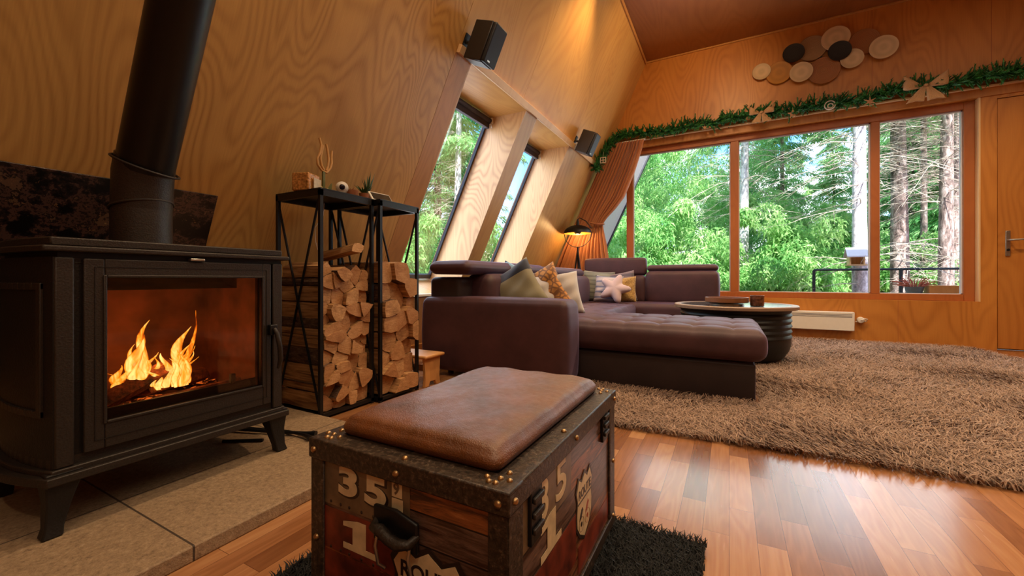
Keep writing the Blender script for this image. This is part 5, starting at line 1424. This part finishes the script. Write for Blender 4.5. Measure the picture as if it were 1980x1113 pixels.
# terrace, railing, roof overhang
dk = MB()
for k in range(19): dk.bb(-3.4, 4.8, 6.06+k*.142, 6.06+k*.142+.136, -.06, -.03)
struct(dk.build('terrace_deck', M['deck']))
rl = thing('terrace_railing', 'thin dark metal railing at the edge of the terrace outside the right window panes', 'railing', (3, 8.6, -.03))
MB().tube([(1.28, 8.6, .855), (4.7, 8.6, .855)], .018, 8).build('rail', M['concrete_rail'], rl)
for x in (1.28, 2.40, 3.52, 4.64): MB().bb(x-.02, x+.02, 8.58, 8.62, -.05, .85).build('post', M['concrete_rail'], rl)
oh = slant_obj('roof_overhang', YF+.21, 7.87, -.1, 3.9, M['white_out'], t=.30, off=-.005); struct(oh)
oe = slant_obj('roof_edge_trim', 7.85, 7.92, -.1, 3.9, M['darkgreyframe'], t=.33, off=-.03); struct(oe)
# outdoor bench with wooden planter box and a pot of dry sticks
bn = thing('outdoor_bench', 'grey wooden bench outside the right window pane', 'bench', (2.3, 7.05, -.03))
MB().bb(1.85, 2.75, 6.85, 7.25, .49, .515).build('bench_top', M['deck'], bn, bevel=.004)
for (x, y) in ((1.9, 6.9), (2.7, 6.9), (1.9, 7.2), (2.7, 7.2)): MB().bb(x-.025, x+.025, y-.025, y+.025, -.03, .49).build('leg', M['deck'], bn)
px_ = thing('planter_box', 'pale wooden planter box standing on the bench outside', 'planter', (2.36, 7.05, .515))
joinmb([MB().bb(2.215, 2.495, 6.97, 6.985, .515, .618), MB().bb(2.215, 2.495, 7.13, 7.145, .515, .618), MB().bb(2.215, 2.23, 6.985, 7.13, .515, .618), MB().bb(2.48, 2.495, 6.985, 7.13, .515, .618)]).build('planter_side', M['stoolwood'], px_, bevel=.002)
MB().bb(2.23, 2.48, 6.985, 7.13, .53, .60).build('planter_soil', M['litter'], px_)
pt_ = thing('stick_pot', 'grey-blue pot full of dry reddish sticks beside the planter box outside', 'pot', (2.10, 7.06, .515))
MB().lathe([(.001, 0), (.075, 0), (.095, .085), (.085, .085), (.08, .07), (.001, .07)], (2.10, 7.06, .515), 24).build('plant_pot', plain('blue_grey_glaze', rgb(110,128,140), .4), pt_, smooth=40)
rr = random.Random(8); mb = MB()
for k in range(60):
    th = rr.uniform(0, 6.28); a = rr.uniform(.3, 1.25); L = rr.uniform(.10, .22); x0, y0 = 2.10+.05*math.cos(th), 7.06+.05*math.sin(th)
    mb.tube([(x0, y0, .58), (x0+L*.5*math.cos(th)*math.sin(a), y0+L*.5*math.sin(th)*math.sin(a), .58+L*.5*math.cos(a)+.01), (x0+L*math.cos(th)*math.sin(a), y0+L*math.sin(th)*math.sin(a), .58+L*.75*math.cos(a))], .0045, 5)
tag(mb.build('dry_sticks', plain('dry_red_sticks', rgb(176,104,84), .9, var=.4, scale=20), pt_), kind='stuff')

# --- trees: prototypes (foliage as thousands of little needle sprays), copied as objects
def sprays(centres, dirs, L, W, rng, droop=.3):
    n = len(centres); d = dirs/np.linalg.norm(dirs, axis=1, keepdims=True)
    r = rng.normal(size=(n, 3)); s = np.cross(d, r); s /= np.linalg.norm(s, axis=1, keepdims=True)+1e-9
    L = L*rng.uniform(.6, 1.3, n)[:, None]; W = W*rng.uniform(.6, 1.3, n)[:, None]
    p0 = centres - s*W*.25; p1 = centres + s*W*.25; m0 = centres + d*L*.5; tip = centres + d*L; tip[:, 2] -= (L*droop)[:, 0]
    V = np.stack([centres, m0+s*W*.5, tip, m0-s*W*.5], 1).reshape(-1, 3); i = np.arange(n)[:, None]*4
    return V, i+np.array([0,1,2,3])
def conifer(seed, H, Rb, dens, zb, mat):
    rng = np.random.RandomState(seed); C = []; D = []; twv = MB()
    nb = int(dens)
    for k in range(nb):
        t = rng.uniform()**1.0; z = zb+(H-zb)*t; L = Rb*(1-t)**.75*rng.uniform(.75, 1.15)+.25; th = rng.uniform(0, 2*np.pi)
        m = max(6, int(L/.05)); q = np.linspace(.06, 1, m)
        dx, dy = math.cos(th), math.sin(th)
        bx = L*q*dx; by = L*q*dy; bz = z + .10*L*q - .42*L*q**2
        for side in (-1, 0, 1):
            for rep in range(2):
                o = np.stack([bx, by, bz], 1)+rng.normal(scale=.035, size=(m, 3)); w = (1-q*.7)*L*.28
                o[:, 0] += -dy*side*w*rng.uniform(.2, 1, m); o[:, 1] += dx*side*w*rng.uniform(.2, 1, m)
                C.append(o); dd = np.stack([dx-dy*side*1.0+0*q, dy+dx*side*1.0+0*q, -.55+0*q], 1)+rng.normal(scale=.3, size=(m, 3)); D.append(dd)
    C = np.concatenate(C); D = np.concatenate(D)
    return sprays(C, D, .19, .036, rng)
def crown(seed, n, rx, rz, zc, L=.13, W=.035, droop=.5):
    rng = np.random.RandomState(seed); nc = 40
    cc = rng.normal(size=(nc, 3))*np.array([rx*.5, rx*.5, rz*.45])+np.array([0,0,zc]); rr_ = rng.uniform(.15, .38, nc)*rx
    k = rng.randint(0, nc, n); d = rng.normal(size=(n, 3)); d /= np.linalg.norm(d, axis=1, keepdims=True)
    C = cc[k]+d*(rr_[k]*rng.uniform(.5, 1, n)**.5)[:, None]; C = C[C[:, 2] > 0.02]; dd = rng.normal(size=C.shape)
    return sprays(C, dd, L, W, rng, droop)
def deadtwigs(seed, n, z0, z1, Lm, r0):
    rng = random.Random(seed); mb = MB()
    for k in range(n):
        z = rng.uniform(z0, z1); th = rng.uniform(0, 6.283); L = Lm*rng.uniform(.35, 1.2); up = rng.uniform(-.15, .25); sag = rng.uniform(.1, .5); dx, dy = math.cos(th), math.sin(th); P = []
        for i in range(5):
            q = i/4; P.append(Vector((r0*.8*dx+L*q*dx+rng.uniform(-.07,.07)*q, r0*.8*dy+L*q*dy+rng.uniform(-.07,.07)*q, z+up*L*q-sag*L*q*q)))
        mb.tube(P, [.008,.006,.0045,.003,.0015], 4, cap=False)
        for i in range(4):
            for s_ in (-1, 1):
                for _ in range(2):
                    p = P[i].lerp(P[i+1], rng.random()); l2 = L*.30*rng.uniform(.4, 1.1)
                    e = p+Vector((dx*.7-dy*s_*.8, dy*.7+dx*s_*.8, -.25+rng.uniform(-.5,.4)))*l2
                    mb.tube([p, p.lerp(e, .5)+Vector((0,0,.02)), e], [.003,.002,.001], 3, cap=False)
    return mb
def trunk_mb(seed, r, H):
    rng = random.Random(seed); P = []; rs = []
    for i in range(13):
        q = i/12; P.append(Vector((.03*math.sin(q*4+seed)*q*3, .03*math.cos(q*3+seed)*q*3, -.5+(H+.5)*q))); rs.append(r*(1.18 if i == 0 else 1)*(1-.75*q)*(1+.04*rng.uniform(-1,1)))
    return MB().tube(P, rs, 14)
PRO = {}
def proto(kind):
    if kind in PRO: return PRO[kind]
    meshes = {}
    def mm(o): me = o.data; bpy.data.objects.remove(o); return me
    if kind.startswith('spruce'):
        k = int(kind[-1])
        V, F = conifer(20+k, 9.5+k, 2.1, 200, .1 if k != 2 else .9, None); me = mm(meshobj('foliage', V, F, M['fol1'], None, smooth=False)); meshes['foliage'] = me
        meshes['trunk'] = mm(trunk_mb(k, .13, 9.5+k).build('trunk', M['trunkbark'], smooth=60))
        meshes['dead_branches'] = mm(deadtwigs(k, 26, .3, 5, 1.3, .12).build('dead_branches', M['twigs']))
    elif kind == 'bush':
        V, F = crown(5, 15000, 1.0, 1.0, .85, .11, .034); meshes['foliage'] = mm(meshobj('foliage', V, F, M['fol2'], None, smooth=False))
        meshes['stem'] = mm(MB().tube([(0,0,-.3),(0,.05,.5),(.1,0,1.0)], [.03,.025,.01], 6).build('stem', M['trunkbark'], smooth=60))
    elif kind == 'leafy':
        V, F = crown(9, 26000, 2.0, 4.4, 4.4, .16, .036); meshes['foliage'] = mm(meshobj('foliage', V, F, M['fol2'], None, smooth=False))
        meshes['trunk'] = mm(trunk_mb(4, .10, 7).build('trunk', M['paletrunk'], smooth=60))
    elif kind == 'bare':   # tall trunk, dead lower branches, green far up
        V, F = conifer(31, 10, 1.7, 70, 4.4, None); meshes['foliage'] = mm(meshobj('foliage', V, F, M['fol1'], None, smooth=False))
        meshes['trunk'] = mm(trunk_mb(7, .13, 10).build('trunk', M['paletrunk'], smooth=60))
        meshes['dead_branches'] = mm(deadtwigs(9, 48, .5, 5.2, 1.6, .12).build('dead_branches', M['twigs']))
    PRO[kind] = meshes; return meshes
def tree(kind, x, y, s=1.0, rz=0.0, name='conifer_tree', label='', cat='tree', group=None, trunkmat=None, sxy=None):
    t = thing(name, label, cat, (x, y, gz(x, y)), group); t.rotation_euler = (0, 0, rz); t.scale = (sxy or s, sxy or s, s)
    for nm, me in proto(kind).items():
        if trunkmat is not None and nm == 'trunk':
            me = me.copy(); me.materials.clear(); me.materials.append(trunkmat)
        o = bpy.data.objects.new(nm, me); COL.objects.link(o); o.parent = t
        if nm in ('foliage', 'dead_branches'): o['kind'] = 'stuff'
    return t
# the individual trunks that can be told apart in the big window
tree('bare', 2.02, 9.1, 1.0, 2.6, 'spruce_tree', 'pale trunked spruce with dead twigs, carrying the bird feeder', sxy=.98)
tree('bare', .29, 11.0, 1.05, .7, 'spruce_tree', 'pale straight trunk seen just right of the left mullion', sxy=.95)
tree('bare', 3.40, 10.0, 1.0, 1.4, 'spruce_tree', 'bluish grey trunk in the right window pane, behind the planter', trunkmat=M['trunkbark'], sxy=.92)
tree('bare', 2.97, 10.7, 1.1, 4.1, 'spruce_tree', 'thick brown trunk behind the railing post in the right pane', trunkmat=M['trunkbark'], sxy=1.25)
tree('bare', 3.78, 12.2, 1.1, 5.0, 'spruce_tree', 'thin dark trunk between the brown and the bluish one', trunkmat=M['trunkbark'], sxy=.55)
tree('bare', 3.95, 11.2, 1.0, 3.3, 'spruce_tree', 'grey trunk at the far right edge of the right pane', trunkmat=M['trunkbark'], sxy=.8)
# bird feeder on its trunk
bf = thing('bird_feeder', 'small wooden bird feeder house hung on the pale trunk', 'bird feeder', (1.90, 8.86, .92))
MB().bb(1.76, 2.02, 8.70, 8.94, .925, .942).build('feeder_tray', M['pine'], bf, bevel=.002)
for x in (1.79, 1.975): MB().bb(x, x+.02, 8.74, 8.93, .942, 1.10).build('feeder_side', M['pine'], bf)
MB().bb(1.81, 1.975, 8.915, 8.925, .942, 1.12).build('feeder_back', M['stoolwood'], bf)
def roofslab(y0, y1): return MB().add([(1.75,y0,1.065),(2.035,y0,1.065),(2.035,y1,1.215),(1.75,y1,1.215),(1.75,y0,1.085),(2.035,y0,1.085),(2.035,y1,1.235),(1.75,y1,1.235)], [(0,1,2,3),(4,7,6,5),(0,4,5,1),(1,5,6,2),(2,6,7,3),(3,7,4,0)])
roofslab(8.69, 8.83).build('feeder_roof', M['white_out'], bf); roofslab(8.97, 8.83).build('feeder_roof', M['white_out'], bf)
rr = random.Random(12); spots = []
def free(x, y, d):
    if abs(x-2.0) < .5 and y < 10.6: return False
    for (a, b) in spots:
        if (a-x)**2+(b-y)**2 < d*d: return False
    return True
def place(n, kinds, region, d, smul=1.0, **kw):
    c = 0
    for _ in range(4000):
        if c >= n: break
        x = rr.uniform(region[0], region[1]); y = rr.uniform(region[2], region[3])
        if not free(x, y, d): continue
        spots.append((x, y)); c += 1; k = kinds[c % len(kinds)]
        tree(k, x, y, smul*rr.uniform(.85, 1.15), rr.uniform(0, 6.28), **kw)
L1 = dict(name='spruce_tree', label='green spruce with drooping branches in the woods behind the large window', group='spruces in the woods behind the large window')
place(4, ['spruce0', 'spruce1', 'spruce2'], (-5, 8.5, 12.8, 16), 2.6, smul=.66, **L1)
place(12, ['spruce0', 'spruce2', 'spruce1'], (-9, 15, 17, 27), 2.4, smul=.52, **L1)
L2 = dict(name='leafy_tree', label='light green leafy tree among the spruces behind the large window', group='leafy trees behind the large window')
place(6, ['leafy'], (-6, 8, 12, 20), 1.6, **L2)
L3 = dict(name='shrub', label='bright green bush at the edge of the woods behind the large window', cat='bush', group='bushes behind the large window')
for (x, y, s_) in ((-2.6, 10.6, 1.2), (-1.2, 11.4, 1.3), (-.3, 10.2, .95), (1.0, 10.4, 1.15), (1.2, 12.2, 1.4), (-3.6, 9.5, 1.1), (2.2, 13.0, 1.2)): spots.append((x, y)); tree('bush', x, y, s_, rr.uniform(0, 6), **L3)
for (x, y, k_) in ((5.4, 13.4, 'spruce0'), (7.0, 15.2, 'spruce1'), (4.6, 16.0, 'spruce2')): spots.append((x, y)); tree(k_, x, y, .8, x, **L1)
for (x, y, s_) in ((3.1, 12.4, .9), (4.6, 12.0, .9), (5.6, 11.4, .8)): tree('bush', x, y, s_, x, **L3)
L4 = dict(name='spruce_tree', label='spruce in the woods outside the sloping windows', group='spruces outside the sloping windows')
place(12, ['spruce2', 'bare', 'spruce0'], (-13, -6.2, .5, 12), 1.9, **L4)
place(14, ['spruce1', 'spruce2'], (-26, -13, -2, 24), 2.4, **L4)
L5 = dict(name='shrub', label='bright green bush outside the sloping windows', cat='bush', group='bushes outside the sloping windows')
place(6, ['bush'], (-9, -5.2, 2.5, 9), 1.2, **L5)

# ================================================================ light
w = bpy.data.worlds.new('sky'); scene.world = w; w.use_nodes = True; nt = w.node_tree; nt.nodes.clear(); g = G(nt)
out = nt.nodes.new('ShaderNodeOutputWorld'); bg = nt.nodes.new('ShaderNodeBackground'); g.l(bg.outputs[0], out.inputs[0])
tc = nt.nodes.new('ShaderNodeTexCoord'); sp_ = nt.nodes.new('ShaderNodeSeparateXYZ'); g.l(tc.outputs['Generated'], sp_.inputs[0])
col = g.ramp(sp_.outputs[2], [(0, rgb(200,226,255)), (.3, rgb(96,160,240)), (1, rgb(70,130,225))])
nn = g.noise(tc.outputs['Generated'], 5, 4, .6)
col = g.mix(g.ramp(nn, [(.45, (0,0,0)), (.57, (1,1,1))]), col, rgb(240,246,255))
g.l(col, bg.inputs[0]); bg.inputs[1].default_value = 3.8
def sun(rot, e, ang, c):
    l = bpy.data.lights.new('sun', 'SUN'); l.energy = e; l.angle = R(ang); l.color = c
    o = bpy.data.objects.new('sun', l); COL.objects.link(o); o.rotation_euler = rot
sun((R(48), R(18), R(12)), 18, 1.5, (1, .95, .86))
def area(loc, rot, sx, sy, e, c):
    l = bpy.data.lights.new('area', 'AREA'); l.shape = 'RECTANGLE'; l.size = sx; l.size_y = sy; l.energy = e; l.color = c
    o = bpy.data.objects.new('area', l); COL.objects.link(o); o.location = loc; o.rotation_euler = rot; return o
def point(loc, e, c, r=.03):
    l = bpy.data.lights.new('point', 'POINT'); l.energy = e; l.color = c; l.shadow_soft_size = r
    o = bpy.data.objects.new('point', l); COL.objects.link(o); o.location = loc
downlight(-.82, 3.75, 190, col=(1, .66, .34))
downlight(-.75, 1.45, 95)  # unseen spot added to brighten the left wall
downlight(.9, 4.3, 210)  # unseen spot added to brighten the far wall
downlight(2.3, 4.4, 110)  # second unseen spot added for the far wall
l_ = bpy.data.lights.new('spot', 'SPOT'); l_.energy = 70; l_.color = (1, .64, .30); l_.spot_size = 1.9; l_.spot_blend = .8; l_.shadow_soft_size = .15  # unseen spot without a fixture, added to brighten the far corner
o_2 = bpy.data.objects.new('spot', l_); COL.objects.link(o_2); o_2.location = (.1, 3.9, 3.5); o_2.rotation_euler = Vector((-1.2, 1.9, -.6)).to_track_quat('-Z', 'Y').to_euler()
downlight(.9, 1.2, 90)  # unseen spot added as room fill
downlight(2.7, 2.8, 110)  # unseen spot added as fill on the right
downlight(.9, -1.2, 80)  # unseen spot added as fill behind the camera
point((-1.68, .60, .45), 1.1, (1, .42, .12), .05)
point((-1.64, .68, .42), .45, (1, .42, .12), .05)
area((1.3, 1.6, 3.55), (0,0,0), 4.5, 5.5, 80, (1, .80, .56))  # unseen warm fill panel added under the ceiling
area((1.2, -1.6, 2.6), (R(35), 0, R(20)), 2.5, 1.5, 9, (1, .8, .58))  # unseen fill panel added behind the camera for stove and trunk
point((LX, LY, LZ-.035), 9, (1, .62, .25), .03)
# area lamps added inside the panes to strengthen the sky light entering
area((.45, 5.86, 1.5), (R(-90), 0, 0), 3.2, 1.8, 38, (.80, .90, 1))
for (a, b) in (W1, W2):
    p = out_pt((a+b)/2, 1.45, .33); o = area(p, (0,0,0), .85, 1.6, 16, (.74, .84, 1))
    zax = -N_IN; yax = S_UP; xax = yax.cross(zax); o.matrix_world = Matrix(((xax.x, yax.x, zax.x, p.x), (xax.y, yax.y, zax.y, p.y), (xax.z, yax.z, zax.z, p.z), (0,0,0,1)))
scene.view_settings.view_transform = 'Standard'; scene.view_settings.look = 'None'; scene.view_settings.exposure = 0.0
scene.cycles.use_denoising = True; scene.cycles.max_bounces = 8; scene.cycles.transparent_max_bounces = 12; scene.cycles.diffuse_bounces = 4
scene.cycles.glossy_bounces = 3; scene.cycles.caustics_reflective = False; scene.cycles.caustics_refractive = False
scene.cycles.sample_clamp_indirect = 6
bpy.context.view_layer.update()
